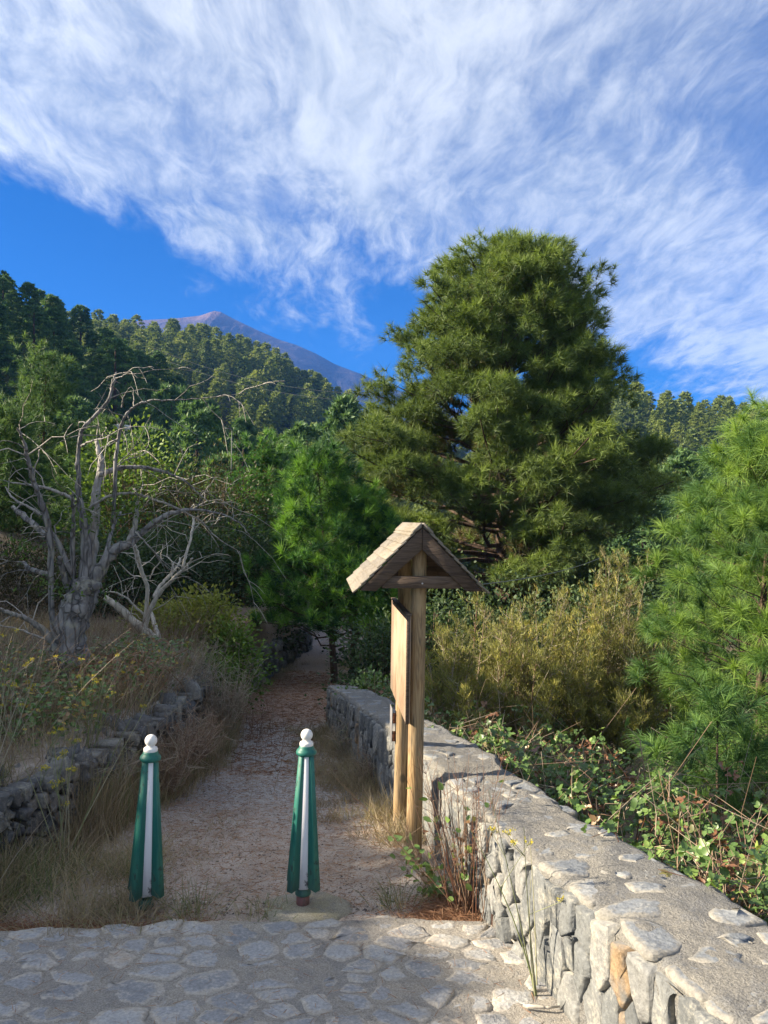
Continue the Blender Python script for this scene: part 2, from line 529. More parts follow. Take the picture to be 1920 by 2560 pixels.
def stone_mat(name, stops, lichen=(0.40, 0.37, 0.29), lich=0.35, sc=7.0, bs=0.7, warm=None, smear=None):
    m, g = new_mat(name)
    pos = g.n('ShaderNodeNewGeometry').outputs['Position']
    oi = g.n('ShaderNodeObjectInfo').outputs['Random']
    n1 = g.noise(pos, sc, 6.0, 0.6)
    n2 = g.noise(pos, sc * 7, 5.0, 0.7)
    f = g.m('ADD', g.m('MULTIPLY', oi, 0.75), g.m('MULTIPLY', g.m('SUBTRACT', n1, 0.35), 0.6), clamp=True)
    c = g.ramp(f, stops)
    lm = g.m('MULTIPLY', g.ss(g.m('ADD', g.m('MULTIPLY', n1, 0.55), g.m('MULTIPLY', n2, 0.45)), 0.50, 0.62), lich)
    c = g.mix(lm, c, lichen)
    if warm:
        wsel = g.m('MULTIPLY', g.ss(g.m('FRACT', g.m('MULTIPLY', oi, 7.31)), 0.92, 0.95), g.ss(n1, 0.35, 0.6))
        c = g.mix(g.m('MULTIPLY', wsel, 0.85), c, warm)
    if smear:
        n3 = g.noise(pos, 30.0, 5.0, 0.7)
        sm = g.ss(g.m('ADD', tint_attr(g), g.m('ADD', g.m('MULTIPLY', g.m('SUBTRACT', n3, 0.5), 1.5), g.m('MULTIPLY', g.m('SUBTRACT', n1, 0.5), 1.2))), 0.26, 0.70)
        c = g.mix(g.m('MULTIPLY', sm, 0.94), c, smear)
    c = g.mix(1.0, c, g.ramp(n2, [(0.3, (0.66, 0.66, 0.66)), (0.7, (1.22, 1.22, 1.22))]), 'MULTIPLY')
    v = g.n('ShaderNodeTexVoronoi', {'Vector': pos, 'Scale': sc * 6.0}).outputs[0]
    h = g.m('ADD', g.m('MULTIPLY', n1, 1.2), g.m('ADD', g.m('MULTIPLY', n2, 0.5), g.m('MULTIPLY', v, 0.25)))
    finish(g, c, 0.85, bumpn(g, h, bs, 0.015), 0.25)
    return m


M['cobble'] = stone_mat('basalt cobble', [(0.0, (0.220, 0.225, 0.232)), (0.4, (0.300, 0.304, 0.308)), (0.75, (0.380, 0.380, 0.372)), (1.0, (0.480, 0.455, 0.400))], lich=0.5, lichen=(0.43, 0.39, 0.33), sc=9.0, smear=(0.410, 0.374, 0.320), warm=(0.40, 0.34, 0.27))
M['cap'] = stone_mat('blue grey cap stone', [(0.0, (0.150, 0.165, 0.182)), (0.5, (0.210, 0.226, 0.242)), (1.0, (0.290, 0.296, 0.296))], lich=0.30, sc=7.0, smear=(0.265, 0.250, 0.218))
M['basalt'] = stone_mat('basalt wall stone', [(0.0, (0.110, 0.117, 0.120)), (0.45, (0.170, 0.178, 0.178)), (0.8, (0.240, 0.240, 0.230)), (1.0, (0.330, 0.308, 0.265))], lich=0.42, sc=6.0, warm=(0.30, 0.20, 0.105), bs=0.9)
M['rubble'] = stone_mat('mossy rubble stone', [(0.0, (0.095, 0.098, 0.102)), (0.5, (0.155, 0.155, 0.150)), (1.0, (0.270, 0.258, 0.225))], lichen=(0.31, 0.30, 0.23), lich=0.55, sc=6.0, bs=1.0)


def mortar_mat(name, c1, c2, c3):
    m, g = new_mat(name)
    pos = g.n('ShaderNodeNewGeometry').outputs['Position']
    n1 = g.noise(pos, 2.2, 5.0, 0.6)
    n2 = g.noise(pos, 38.0, 6.0, 0.7)
    n3 = g.noise(pos, 140.0, 3.0, 0.7)
    c = g.mix(g.ss(n1, 0.35, 0.65), c1, c2)
    c = g.mix(g.m('MULTIPLY', g.ss(n2, 0.50, 0.68), 0.7), c, c3)
    n4 = g.noise(pos, 9.0, 5.0, 0.65)
    c = g.mix(g.m('MULTIPLY', g.ss(n4, 0.50, 0.62), 0.55), c, tuple(0.5 * (q + p_) for q, p_ in zip(c3, (0.30, 0.31, 0.32))))
    c = g.mix(1.0, c, g.ramp(n3, [(0.3, (0.58, 0.58, 0.58)), (0.7, (1.3, 1.3, 1.3))]), 'MULTIPLY')
    h = g.m('ADD', g.m('ADD', n2, g.m('MULTIPLY', n4, 0.8)), g.m('MULTIPLY', n3, 0.45))
    finish(g, c, 0.92, bumpn(g, h, 1.0, 0.022), 0.2)
    return m


M['mortar_road'] = mortar_mat('road mortar', (0.440, 0.402, 0.345), (0.370, 0.345, 0.308), (0.270, 0.245, 0.212))
M['mortar_wall'] = mortar_mat('wall mortar', (0.278, 0.264, 0.234), (0.206, 0.204, 0.196), (0.155, 0.153, 0.146))
M['core_dark'] = mortar_mat('earth behind stones', (0.060, 0.052, 0.046), (0.040, 0.036, 0.032), (0.085, 0.070, 0.055))
M['concrete'] = mortar_mat('mossy concrete', (0.400, 0.378, 0.325), (0.385, 0.360, 0.250), (0.290, 0.270, 0.225))


def ground_mat():
    m, g = new_mat('earth and gravel')
    pos = g.n('ShaderNodeNewGeometry').outputs['Position']
    s = g.n('ShaderNodeSeparateXYZ', {0: pos})
    yv = s.outputs[1]
    n0 = g.noise(pos, 0.55, 4.0, 0.6)
    n1 = g.noise(pos, 2.5, 6.0, 0.65)
    n2 = g.noise(pos, 26.0, 6.0, 0.72)
    n3 = g.noise(pos, 110.0, 3.0, 0.7)
    earth = g.mix(g.ss(n1, 0.35, 0.65), (0.370, 0.310, 0.258), (0.490, 0.425, 0.365))
    grav = g.mix(g.ss(n2, 0.40, 0.62), (0.340, 0.315, 0.292), (0.500, 0.470, 0.435))
    red = g.mix(g.ss(n2, 0.40, 0.62), (0.250, 0.165, 0.122), (0.385, 0.275, 0.210))
    yn = g.m('ADD', yv, g.m('MULTIPLY', g.m('SUBTRACT', n1, 0.5), 3.0))
    gm = g.m('MULTIPLY', g.ss(yn, 5.4, 7.5), g.ss(n0, 0.35, 0.55, 0.45, 1.0))
    c = g.mix(gm, earth, grav)
    rm = g.m('MULTIPLY', g.ss(yn, 11.3, 12.8), g.ss(yn, 22.0, 16.0, 0.65, 1.0))
    c = g.mix(g.m('MULTIPLY', rm, 0.92), c, red)
    xc_ = g.m('MULTIPLY_ADD', g.m('MINIMUM', yv, 17.0), -0.115, -0.05)
    off_ = g.m('ABSOLUTE', g.m('SUBTRACT', g.m('ADD', s.outputs[0], g.m('MULTIPLY', g.m('SUBTRACT', n1, 0.5), 1.2)), xc_))
    humus = g.mix(g.ss(n2, 0.40, 0.62), (0.105, 0.082, 0.056), (0.190, 0.150, 0.100))
    humus = g.mix(g.m('MULTIPLY', g.ss(n0, 0.48, 0.60), 0.6), humus, (0.085, 0.095, 0.045))
    c = g.mix(g.m('MULTIPLY', g.ss(off_, 1.5, 2.3), 0.9), c, humus)
    far = g.ss(yv, 40.0, 70.0)
    c = g.mix(far, c, (0.055, 0.060, 0.030))
    c = g.mix(1.0, c, g.ramp(n3, [(0.25, (0.55, 0.55, 0.55)), (0.75, (1.35, 1.35, 1.35))]), 'MULTIPLY')
    h = g.m('ADD', n2, g.m('MULTIPLY', n3, 0.5))
    finish(g, c, 0.95, bumpn(g, h, 0.9, 0.02), 0.15)
    return m


M['ground'] = ground_mat()


def hill_mat():
    m, g = new_mat('forest floor')
    pos = g.n('ShaderNodeNewGeometry').outputs['Position']
    n1 = g.noise(pos, 0.06, 5.0, 0.6)
    finish(g, g.ramp(n1, [(0.35, (0.030, 0.036, 0.018)), (0.65, (0.060, 0.068, 0.028))]), 0.95, None, 0.1)
    return m


M['hill'] = hill_mat()


def volcano_mat():
    m, g = new_mat('volcanic rock')
    pos = g.n('ShaderNodeNewGeometry').outputs['Position']
    mp = g.n('ShaderNodeMapping', {'Vector': pos, 'Scale': (0.010, 0.010, 0.003)}).outputs[0]
    n1 = g.noise(mp, 1.0, 7.0, 0.65, 0.6)
    z = g.n('ShaderNodeSeparateXYZ', {0: pos}).outputs[2]
    c = g.ramp(n1, [(0.35, (0.026, 0.026, 0.046)), (0.52, (0.046, 0.042, 0.066)), (0.68, (0.085, 0.070, 0.086))])
    c = g.mix(g.m('MULTIPLY', g.ss(z, 560.0, 690.0), 0.75), c, (0.170, 0.105, 0.095))
    finish(g, c, 0.95, bumpn(g, n1, 1.0, 40.0), 0.1)
    return m


M['volcano'] = volcano_mat()


def wood(name, dark, light, axis='Z', sc=1.0, knots=True, weather=0.0, wcol=(0.30, 0.28, 0.25)):
    m, g = new_mat(name)
    tc = g.n('ShaderNodeTexCoord').outputs['Object']
    st = {'X': (1.2, 14, 14), 'Y': (14, 1.2, 14), 'Z': (14, 14, 1.2)}[axis]
    mp = g.n('ShaderNodeMapping', {'Vector': tc, 'Scale': tuple(q * sc for q in st)}).outputs[0]
    n0 = g.noise(mp, 0.8, 4.0, 0.55, 1.2)
    rings = g.m('FRACT', g.m('MULTIPLY', n0, 9.0))
    rings = g.ss(g.m('ABSOLUTE', g.m('SUBTRACT', rings, 0.5)), 0.08, 0.5)
    fine = g.noise(mp, 5.0, 5.0, 0.7)
    c = g.mix(rings, light, dark)
    c = g.mix(g.m('MULTIPLY', g.ss(fine, 0.35, 0.7), 0.35), c, tuple(q * 0.6 for q in dark))
    hh = g.m('ADD', g.m('MULTIPLY', rings, 0.4), fine)
    if knots:
        v = g.n('ShaderNodeTexVoronoi', {'Vector': g.n('ShaderNodeMapping', {'Vector': tc, 'Scale': (5, 5, 3.2) if axis == 'Z' else (3, 3, 3)}).outputs[0], 'Scale': 1.0}).outputs[0]
        km = g.ss(v, 0.16, 0.09)
        c = g.mix(km, c, tuple(q * 0.28 for q in dark))
    # long drying cracks
    if axis == 'Z':
        ck = g.noise(g.n('ShaderNodeMapping', {'Vector': tc, 'Scale': (16, 16, 0.6)}).outputs[0], 1.0, 3.0, 0.5, 0.2)
        cm = g.ss(g.m('ABSOLUTE', g.m('SUBTRACT', ck, 0.5)), 0.012, 0.003)
        c = g.mix(g.m('MULTIPLY', cm, 0.8), c, tuple(q * 0.15 for q in dark))
    if weather > 0:
        wn = g.ss(g.noise(tc, 2.2, 5.0, 0.6), 0.38, 0.62)
        c = g.mix(g.m('MULTIPLY', wn, weather), c, wcol)
    oi = g.n('ShaderNodeObjectInfo').outputs['Random']
    c = g.mix(1.0, c, g.ramp(oi, [(0.0, (0.80, 0.80, 0.82)), (1.0, (1.16, 1.14, 1.10))]), 'MULTIPLY')
    finish(g, c, 0.78, bumpn(g, hh, 0.6, 0.005), 0.25)
    return m


M['post'] = wood('treated post wood', (0.250, 0.155, 0.072), (0.410, 0.285, 0.145), 'Z', 1.0, True, 0.25, (0.31, 0.28, 0.21))
M['board'] = wood('sign board wood', (0.250, 0.165, 0.110), (0.360, 0.255, 0.175), 'Z', 1.2, False, 0.55, (0.42, 0.335, 0.25))
M['beam'] = wood('dark beam wood', (0.060, 0.042, 0.030), (0.125, 0.090, 0.066), 'X', 1.0, False, 0.35, (0.15, 0.115, 0.09))
M['shingle'] = wood('weathered shingle wood', (0.165, 0.142, 0.108), (0.235, 0.208, 0.165), 'Y', 1.0, False, 0.6, (0.225, 0.21, 0.185))


def paint(name, col, worn, dark, amt=0.4, chips=0.5, sc=6.0):
    m, g = new_mat(name)
    tc = g.n('ShaderNodeTexCoord').outputs['Object']
    mp = g.n('ShaderNodeMapping', {'Vector': tc, 'Scale': (2.0, 2.0, 0.45)}).outputs[0]
    n1 = g.noise(mp, sc, 5.0, 0.6)
    n2 = g.noise(tc, 24.0, 5.0, 0.7)
    c = g.mix(g.m('MULTIPLY', g.ss(n1, 0.42, 0.68), amt), col, worn)
    chip = g.m('MULTIPLY', g.ss(g.m('ADD', g.m('MULTIPLY', n1, 0.5), g.m('MULTIPLY', n2, 0.5)), 0.600 - 0.05 * chips, 0.620), 0.9)
    c = g.mix(chip, c, dark)
    z = g.n('ShaderNodeSeparateXYZ', {0: tc}).outputs[2]
    dirt = g.m('MULTIPLY', g.ss(g.m('ADD', z, g.m('MULTIPLY', g.m('SUBTRACT', n1, 0.5), 0.5)), 0.32, 0.02), 0.45)
    c = g.mix(dirt, c, tuple(0.5 * q + 0.06 for q in dark))
    finish(g, c, 0.5, bumpn(g, g.m('SUBTRACT', g.m('MULTIPLY', n2, 0.4), chip), 0.3, 0.004), 0.4)
    return m


M['green_paint'] = paint('green paint', (0.008, 0.112, 0.088), (0.050, 0.195, 0.140), (0.030, 0.045, 0.040), 0.85, 1.0)
M['white_paint'] = paint('white paint', (0.760, 0.760, 0.780), (0.620, 0.620, 0.620), (0.080, 0.080, 0.085), 0.4, 1.0)
M['red_paint'] = paint('faded red paint', (0.210, 0.060, 0.055), (0.260, 0.110, 0.090), (0.080, 0.050, 0.045), 0.6, 1.5)
M['knob_paint'] = paint('white knob paint', (0.760, 0.745, 0.700), (0.640, 0.620, 0.560), (0.120, 0.100, 0.080), 0.3, 0.3)


def flat_mat(name, c, rough=0.5, metallic=0.0):
    m, g = new_mat(name)
    pos = g.n('ShaderNodeTexCoord').outputs['Object']
    n1 = g.noise(pos, 30.0, 4.0, 0.6)
    finish(g, g.mix(g.ss(n1, 0.35, 0.65), c, tuple(q * 0.75 for q in c)), rough, None, 0.4, metallic=metallic)
    return m


M['rust'] = flat_mat('rusty iron', (0.200, 0.075, 0.035), 0.8)
M['zinc'] = flat_mat('zinc plate', (0.230, 0.225, 0.225), 0.5)
M['cable'] = flat_mat('cable', (0.120, 0.130, 0.120), 0.5)
M['bolt'] = flat_mat('bolt head', (0.600, 0.600, 0.600), 0.35, 0.6)
M['roofwhite'] = flat_mat('pale metal', (0.620, 0.620, 0.600), 0.5)

# ------------------------------------------------------------------ lie of the land (eye level is z = 0)
YP = [-60, -5, 0, 4.3, 12.3, 17, 30, 60, 140, 6000]
ZP = [-1.0, -1.45, -1.85, -2.215, -3.2, -3.65, -5.0, -8.0, -12.0, -14.0]
YC = [-60, 4.4, 12.3, 17, 30, 45, 60, 6000]
XC = [-0.5, -0.55, -1.5, -1.95, -2.0, 0.5, 5.0, 5.0]
YL = [-60, 3.5, 4.8, 5.6, 7.3, 9, 12.3, 14, 26, 40, 6000]
XL = [-3.0, -2.75, -2.42, -2.2, -2.05, -2.1, -2.5, -2.62, -2.8, -2.4, -2.4]
YW = [0.5, 2.0, 3.245, 4.01, 5.2, 6.67, 9.45, 11.5]
XW = [1.60, 1.19, 0.864, 0.67, 0.40, 0.12, -0.43, -0.82]
YT = [0.5, 2.0, 3.245, 4.01, 5.24, 5.28, 6.67, 9.45, 11.5]
ZT = [-1.42, -1.50, -1.583, -1.634, -1.715, -1.68, -1.84, -2.17, -2.48]
HLy = [-60, 4.5, 7, 9, 11, 17, 30, 60, 6000]
HLz = [0.45, 0.46, 0.68, 0.92, 1.10, 1.4, 2.2, 3.0, 3.0]


def zpath(y):
    return np.interp(y, YP, ZP)


def xwall(y):
    return np.interp(y, YW, XW)


def ztop(y):
    return np.interp(y, YT, ZT)


def xleft(y):
    return np.interp(y, YL, XL)


def ground_h(x, y):
    x, y = np.asarray(x, float), np.asarray(y, float)
    zp = zpath(y)
    xc = np.interp(y, YC, XC)
    xl = xleft(y)
    # left terrace
    hl = np.interp(y, HLy, HLz)
    dl = xl - x
    left = sstep(0.06, 0.16, dl) * hl + np.clip(dl - 0.2, 0, 6) * 0.06
    gate = sstep(3.9, 4.7, y)
    far_left = np.clip(dl - 6, 0, 400) * 0.42 * sstep(2, 12, y) * (1 - sstep(35, 60, y)) + np.clip(dl - 6, 0, 60) * 0.3 * sstep(35, 60, y)
    left = left * gate + far_left + (1 - gate) * sstep(0.5, 3, dl) * 0.0
    # right: falls away behind the wall
    xr = np.where(y < 12, xwall(np.clip(y, 0.5, 11.5)) + 0.3, np.interp(y, [12, 17, 30, 60], [-0.4, -0.4, 1.0, 8.0]))
    dr = x - xr
    right = -(sstep(0.0, 0.5, dr) * 0.30 + np.clip(dr, 0, 9) * 0.05)
    right = right + np.clip(dr - 30, 0, 200) * 0.05
    verge = 0.05 * sstep(0.55, 1.0, np.abs(x - xc)) * sstep(4.4, 5, y)
    nz = 0.05 * fbm(x * 1.3, y * 1.3, 4, 5) + 0.10 * fbm(x * 0.3, y * 0.3, 3, 9) * sstep(0.9, 3, np.abs(x - xc))
    nz = nz + 1.2 * fbm(x * 0.05, y * 0.05, 3, 2) * sstep(20, 60, np.abs(x) + np.abs(y - 10))
    pav = 1 - sstep(4.15, 4.5, y)
    nz = nz * (1 - pav)
    return zp + left + right + verge + nz - 0.05 * pav


def graded(lo, hi, c, fine, n):
    """coordinates dense around c"""
    a = np.arcsinh((lo - c) / fine)
    b = np.arcsinh((hi - c) / fine)
    return c + fine * np.sinh(np.linspace(a, b, n))


def sheet(name, X, Y, hf, mat, kind='structure'):
    gx, gy = np.meshgrid(X, Y, indexing='ij')
    gz = hf(gx, gy)
    V = np.stack([gx, gy, gz], -1).reshape(-1, 3)
    nx, ny = len(X), len(Y)
    i, j = np.meshgrid(np.arange(nx - 1), np.arange(ny - 1), indexing='ij')
    Q = np.stack([i * ny + j, (i + 1) * ny + j, (i + 1) * ny + j + 1, i * ny + j + 1], -1).reshape(-1, 4)
    o = Geo().add(V, None, Q).obj(name, mat, smooth=True)
    return tag(o, kind=kind)


sheet('ground', np.unique(np.concatenate([np.arange(-4, 2.5, 0.07), graded(-2900, 2900, -0.8, 2.2, 170)])),
      np.unique(np.concatenate([np.arange(3.8, 13, 0.1), graded(-60, 3300, 8, 3.0, 190)])), ground_h, M['ground'])


# -- hillsides -------------------------------------------------------------
def hillL(x, y):
    """steep wooded slope on the left, in its own shade"""
    T = np.interp(x, [-220, -120, -80, -57, -47, -41, -36, -33, -28, -20, -6], [68, 52, 38, 27, 20.0, 15.0, 10, 6, 1, -3, -8])
    return -9 + (T + 9) * sstep(42, 118, y) * (1 - 0.4 * sstep(165, 300, y)) + 1.5 * fbm(x * 0.03, y * 0.03, 3, 21)


def hillM(x, y):
    """long wooded shoulder falling to the right, below the volcano"""
    crest = np.interp(x, [-520, -250, -150, -100, -83, -62, -46, -33, -17, 8, 40, 90, 220], [110, 94, 84, 81, 78, 72, 64, 55, 47, 34, 20, 4, -6])
    r = sstep(110, 400, y) ** 0.9
    back = 1 - 0.35 * sstep(430, 700, y)
    return -26 + (crest + 26) * r * back + 4 * fbm(x * 0.012, y * 0.012, 4, 33)


def hillR(x, y):
    crest = np.interp(x, [20, 60, 85, 110, 140, 190, 300], [24, 42, 40, 36, 33, 33, 40])
    r = sstep(110, 285, y) ** 0.9
    return -24 + (crest + 22) * r * sstep(5, 60, x) + 3 * fbm(x * 0.02, y * 0.02, 3, 51)


tag(sheet('hillside', np.linspace(-220, 12, 70), np.linspace(40, 300, 60), hillL, M['hill']), kind='structure')
sheet('hillside', np.linspace(-520, 220, 90), np.linspace(115, 760, 70), hillM, M['hill'])
sheet('hillside', np.linspace(2, 360, 60), np.linspace(105, 420, 50), hillR, M['hill'])

# -- volcano ---------------------------------------------------------------
VD = 2500.0
vpx = [(-700, 905), (0, 860), (200, 822), (300, 808), (360, 800), (430, 797), (500, 789), (520, 782), (536, 777), (552, 780), (580, 795), (640, 824), (700, 850),
       (740, 862), (790, 884), (840, 912), (900, 934), (985, 972), (1100, 1010), (1300, 1075), (1700, 1150), (2600, 1230)]
vp = np.array([P(u, v, VD) for u, v in vpx])


def volcano_h(x, y):
    d = np.abs(y - VD)
    crest = np.interp(x, vp[:, 0], vp[:, 2])
    g1 = fbm(x * 0.012, y * 0.004, 5, 77)
    g2 = fbm(x * 0.05, y * 0.012, 4, 78)
    slope = d * (0.50 + 0.25 * g1)
    return crest - slope + 22 * g1 * np.clip(d / 120, 0, 1) + (10 * np.abs(g2) - 1) * np.clip(d / 60, 0, 1)


tag(sheet('mountain', np.unique(np.concatenate([np.linspace(-1900, 1900, 240), np.linspace(-620, -420, 60)])), np.unique(np.concatenate([np.linspace(1500, 2700, 80), [VD]])), volcano_h, M['volcano']), kind='structure')


# ------------------------------------------------------------------ stones
def voronoi(pts, x0, x1, y0, y1, k=26):
    pts = np.asarray(pts)
    out = []
    for i, p in enumerate(pts):
        poly = [(x0, y0), (x1, y0), (x1, y1), (x0, y1)]
        d = pts - p
        nb = np.argsort((d ** 2).sum(1))[1:k]
        for j in nb:
            q = pts[j]
            mx, my = (p + q) / 2
            nx, ny = q - p
            res = []
            L = len(poly)
            for a in range(L):
                A, B = poly[a], poly[(a + 1) % L]
                da = (A[0] - mx) * nx + (A[1] - my) * ny
                db = (B[0] - mx) * nx + (B[1] - my) * ny
                if da <= 0:
                    res.append(A)
                if da * db < 0:
                    f = da / (da - db)
                    res.append((A[0] + f * (B[0] - A[0]), A[1] + f * (B[1] - A[1])))
            poly = res
            if len(poly) < 3:
                break
        if len(poly) >= 3:
            out.append(np.array(poly))
    return out


def relaxed(n, x0, x1, y0, y1, it=2, seed=0):
    r = np.random.default_rng(seed)
    pts = np.stack([r.uniform(x0, x1, n), r.uniform(y0, y1, n)], 1)
    for _ in range(it):
        cs = voronoi(pts, x0, x1, y0, y1)
        pts = np.array([c.mean(0) for c in cs])
        pts += r.normal(0, 0.08, pts.shape) * math.sqrt((x1 - x0) * (y1 - y0) / n)
    return pts


def rough_poly(poly, gap, r, chaik=True, jit=0.0, cr=0.2):
    c = poly.mean(0)
    size = math.sqrt(max(1e-6, 0.5 * abs(np.dot(poly[:, 0], np.roll(poly[:, 1], 1)) - np.dot(poly[:, 1], np.roll(poly[:, 0], 1)))))
    d = np.linalg.norm(poly - c, axis=1, keepdims=True)
    p = c + (poly - c) * np.clip(1 - gap * 1.2 / (d + 1e-6), 0.2, 1)
    if chaik:
        q = []
        L = len(p)
        for i in range(L):
            a, b = p[i], p[(i + 1) % L]
            if np.linalg.norm(b - a) < 0.12 * size:
                q.append((a + b) / 2)
            else:
                q.append(a + (b - a) * cr)
                q.append(a + (b - a) * (1 - cr))
        p = np.array(q)
    if jit:
        p = p + r.normal(0, jit * size, p.shape)
    return p, size


def stone_geo(p, h, depth, r, mapf, edge=0.75, flat=0.5, rough=0.12, f2=0.86, h2=0.9, tl=0.06):
    """stone from an outline: skirt, shoulder, top ring, centre"""
    c = p.mean(0)
    k = len(p)
    tilt = r.normal(0, tl, 2)
    size = np.abs(p - c).max()

    def ring(f, w0, nj):
        q = c + (p - c) * f
        ww = w0 + (q - c) @ tilt * (w0 > -depth * 0.5) + r.normal(0, nj, len(q))
        return np.column_stack([q, ww])
    R0 = ring(0.97, -depth, 0)
    R1 = ring(1.0, h * (1 - edge), h * rough)
    R2 = ring(f2, h * h2, h * rough)
    R3 = ring(flat, h, h * rough * 1.3)
    C = np.array([[c[0], c[1], h * (1 + r.normal(0, rough))]])
    V = np.concatenate([R0, R1, R2, R3, C])
    tn = np.concatenate([np.full(2 * k, 1.0), np.full(k, 0.62), np.full(k, 0.22), [0.05]])
    Q = []
    for a in range(3):
        for i in range(k):
            Q.append([a * k + i, a * k + (i + 1) % k, (a + 1) * k + (i + 1) % k, (a + 1) * k + i])
    T = [[3 * k + i, 3 * k + (i + 1) % k, 4 * k] for i in range(k)]
    return Geo().add(mapf(V), T, Q, tn)


# -- cobbled road ----------------------------------------------------------
def road_edge(x):
    """far edge of the paving"""
    return 4.22 + 0.05 * np.sin(x * 2.1) + 0.12 * fbm(x * 1.3, x * 0 + 3, 3, 8) + np.interp(x, [-4, -2, -0.9, 0.6], [-0.42, -0.14, 0.06, 0.05])


def road_h(x, y):
    return zpath(y) + 0.020 * fbm(x * 10, y * 10, 5, 61) + 0.03 * fbm(x * 1.1, y * 1.1, 3, 62) - 0.12 * sstep(-0.03, 0.06, y - road_edge(x))


pav_x, pav_y = np.arange(-5.2, 1.75, 0.026), np.unique(np.concatenate([np.arange(-1.5, 2.6, 0.12), np.arange(2.6, 4.52, 0.022)]))
pavement = sheet('pavement', pav_x, pav_y, road_h, M['mortar_road'])
sr = np.random.default_rng(5)
px0, px1, py0, py1 = -3.0, 1.5, 2.45, 4.45
pts = relaxed(310, px0, px1, py0 / 0.82, py1 / 0.82, 1, 41)
n_st = 0
for poly in voronoi(pts, px0, px1, py0 / 0.82, py1 / 0.82):
    poly = poly * np.array([1, 0.82])
    c = poly.mean(0)
    if c[1] > float(road_edge(np.array(c[0]))) - 0.04 or c[0] > float(xwall(c[1])) + 0.05:
        continue
    if sr.random() < 0.08:
        continue
    p, size = rough_poly(poly, 0.003 + 0.010 * sr.random(), sr, True, 0.05, 0.16)
    hh = sr.uniform(0.004, 0.009)
    lift = sr.normal(-0.002, 0.003)

    def mp(V, lift=lift):
        zz = zpath(V[:, 1]) + 0.03 * fbm(V[:, 0] * 1.1, V[:, 1] * 1.1, 3, 62) + V[:, 2] + lift
        return np.column_stack([V[:, 0], V[:, 1], zz])
    g = stone_geo(p, hh, 0.03, sr, mp, edge=1.7, flat=0.55, rough=0.22, f2=0.84, h2=0.6, tl=0.03)
    ctr = np.array([c[0], c[1], float(zpath(c[1]))])
    g.obj('cobblestone', M['cobble'], pavement, smooth=True, origin=ctr, loc=ctr)
    n_st += 1

# -- right stone wall --------------------------------------------------------
wall = thing('stone_wall', 'waist-high grey basalt wall with a mortared flat top running down beside the right edge of the path', 'wall', (float(xwall(4.0)), 4.0, -2.2))
WO = np.array([float(xwall(4.0)), 4.0, -2.2])


def wall_frame(y):
    y = np.asarray(y, float)
    dxy = (xwall(y + 0.15) - xwall(y - 0.15)) / 0.3
    ln = np.sqrt(1 + dxy ** 2)
    return -1 / ln, dxy / ln


def wthick(y):
    return np.interp(y, [0.5, 3, 5, 7, 9.5, 11.5], [0.62, 0.60, 0.50, 0.46, 0.42, 0.40])


def wall_pt(y, z, w_out):
    nx, ny = wall_frame(y)
    return np.stack([xwall(y) + nx * w_out, y + ny * w_out, z], -1)


# core: extruded profile, earth coloured, face sunk 5 cm behind the stones
ys = np.concatenate([np.arange(0.6, 5.2, 0.1), [5.235, 5.275], np.arange(5.35, 11.5, 0.12)])
cg = Geo()
zb = zpath(ys) - 0.6
zt = ztop(ys) - 0.06
cor = [wall_pt(ys, zb, -0.07), wall_pt(ys, zt, -0.07), wall_pt(ys, zt, -wthick(ys) + 0.02), wall_pt(ys, zb, -wthick(ys) + 0.02)]
V = np.stack(cor, 1).reshape(-1, 3)
Q = []
for i in range(len(ys) - 1):
    for a in range(4):
        b = (a + 1) % 4
        Q.append([i * 4 + a, (i + 1) * 4 + a, (i + 1) * 4 + b, i * 4 + b])
Q += [[0, 1, 2, 3], [(len(ys) - 1) * 4 + q for q in (3, 2, 1, 0)]]
cg.add(V - WO, None, Q).obj('core', M['core_dark'], wall)
# mortar packed between the face stones, uneven and missing in places
yf_ = np.arange(0.7, 11.4, 0.035)
vf_ = np.linspace(0, 1, 22)
Yf, Vf = np.meshgrid(yf_, vf_, indexing='ij')
Zf = (zpath(Yf) - 0.1) + Vf * (ztop(Yf) - 0.05 - zpath(Yf) + 0.1)
wf = -0.026 + 0.10 * fbm(Yf * 5.5, Zf * 5.5, 4, 75)
wf = np.maximum(wf, -0.066)
nv = len(vf_)
i, j = np.meshgrid(np.arange(len(yf_) - 1), np.arange(nv - 1), indexing='ij')
Qf = np.stack([i * nv + j, i * nv + j + 1, (i + 1) * nv + j + 1, (i + 1) * nv + j], -1).reshape(-1, 4)
Geo().add(wall_pt(Yf, Zf, wf).reshape(-1, 3) - WO, None, Qf).obj('mortar_infill', M['mortar_wall'], wall, smooth=True)
# mortar cap with rough top, irregular left edge
ya = np.concatenate([np.arange(0.6, 5.24, 0.03), [5.25, 5.27], np.arange(5.3, 11.5, 0.06)])
na = 30
fr = np.linspace(0, 1, na)
Yg, Fg = np.meshgrid(ya, fr, indexing='ij')
Th = wthick(Yg)
edge_w = -0.012 + 0.055 * fbm(Yg * 3.5, Yg * 0 + 1, 4, 71) + 0.0 * Fg
outw = edge_w * (1 - Fg) + (-Th - 0.03 + 0.16 * fbm(Yg * 2.5, Yg * 0 + 9, 3, 72)) * Fg
Zg = ztop(Yg) + 0.040 * fbm(Yg * 10, Fg * 6, 5, 73) + 0.05 * fbm(Yg * 1.6, Fg * 1.4, 3, 74) - 0.035 * sstep(0.07, 0.0, Fg) - 0.10 * sstep(0.92, 1.0, Fg) ** 2
cap = wall_pt(Yg, Zg, outw)
bot = wall_pt(ya, ztop(ya) - 0.13, outw[:, 0] - 0.03)
botr = wall_pt(ya, ztop(ya) - 0.35, outw[:, -1] + 0.01)
full = np.concatenate([bot[:, None], cap, botr[:, None]], 1)
nb = full.shape[1]
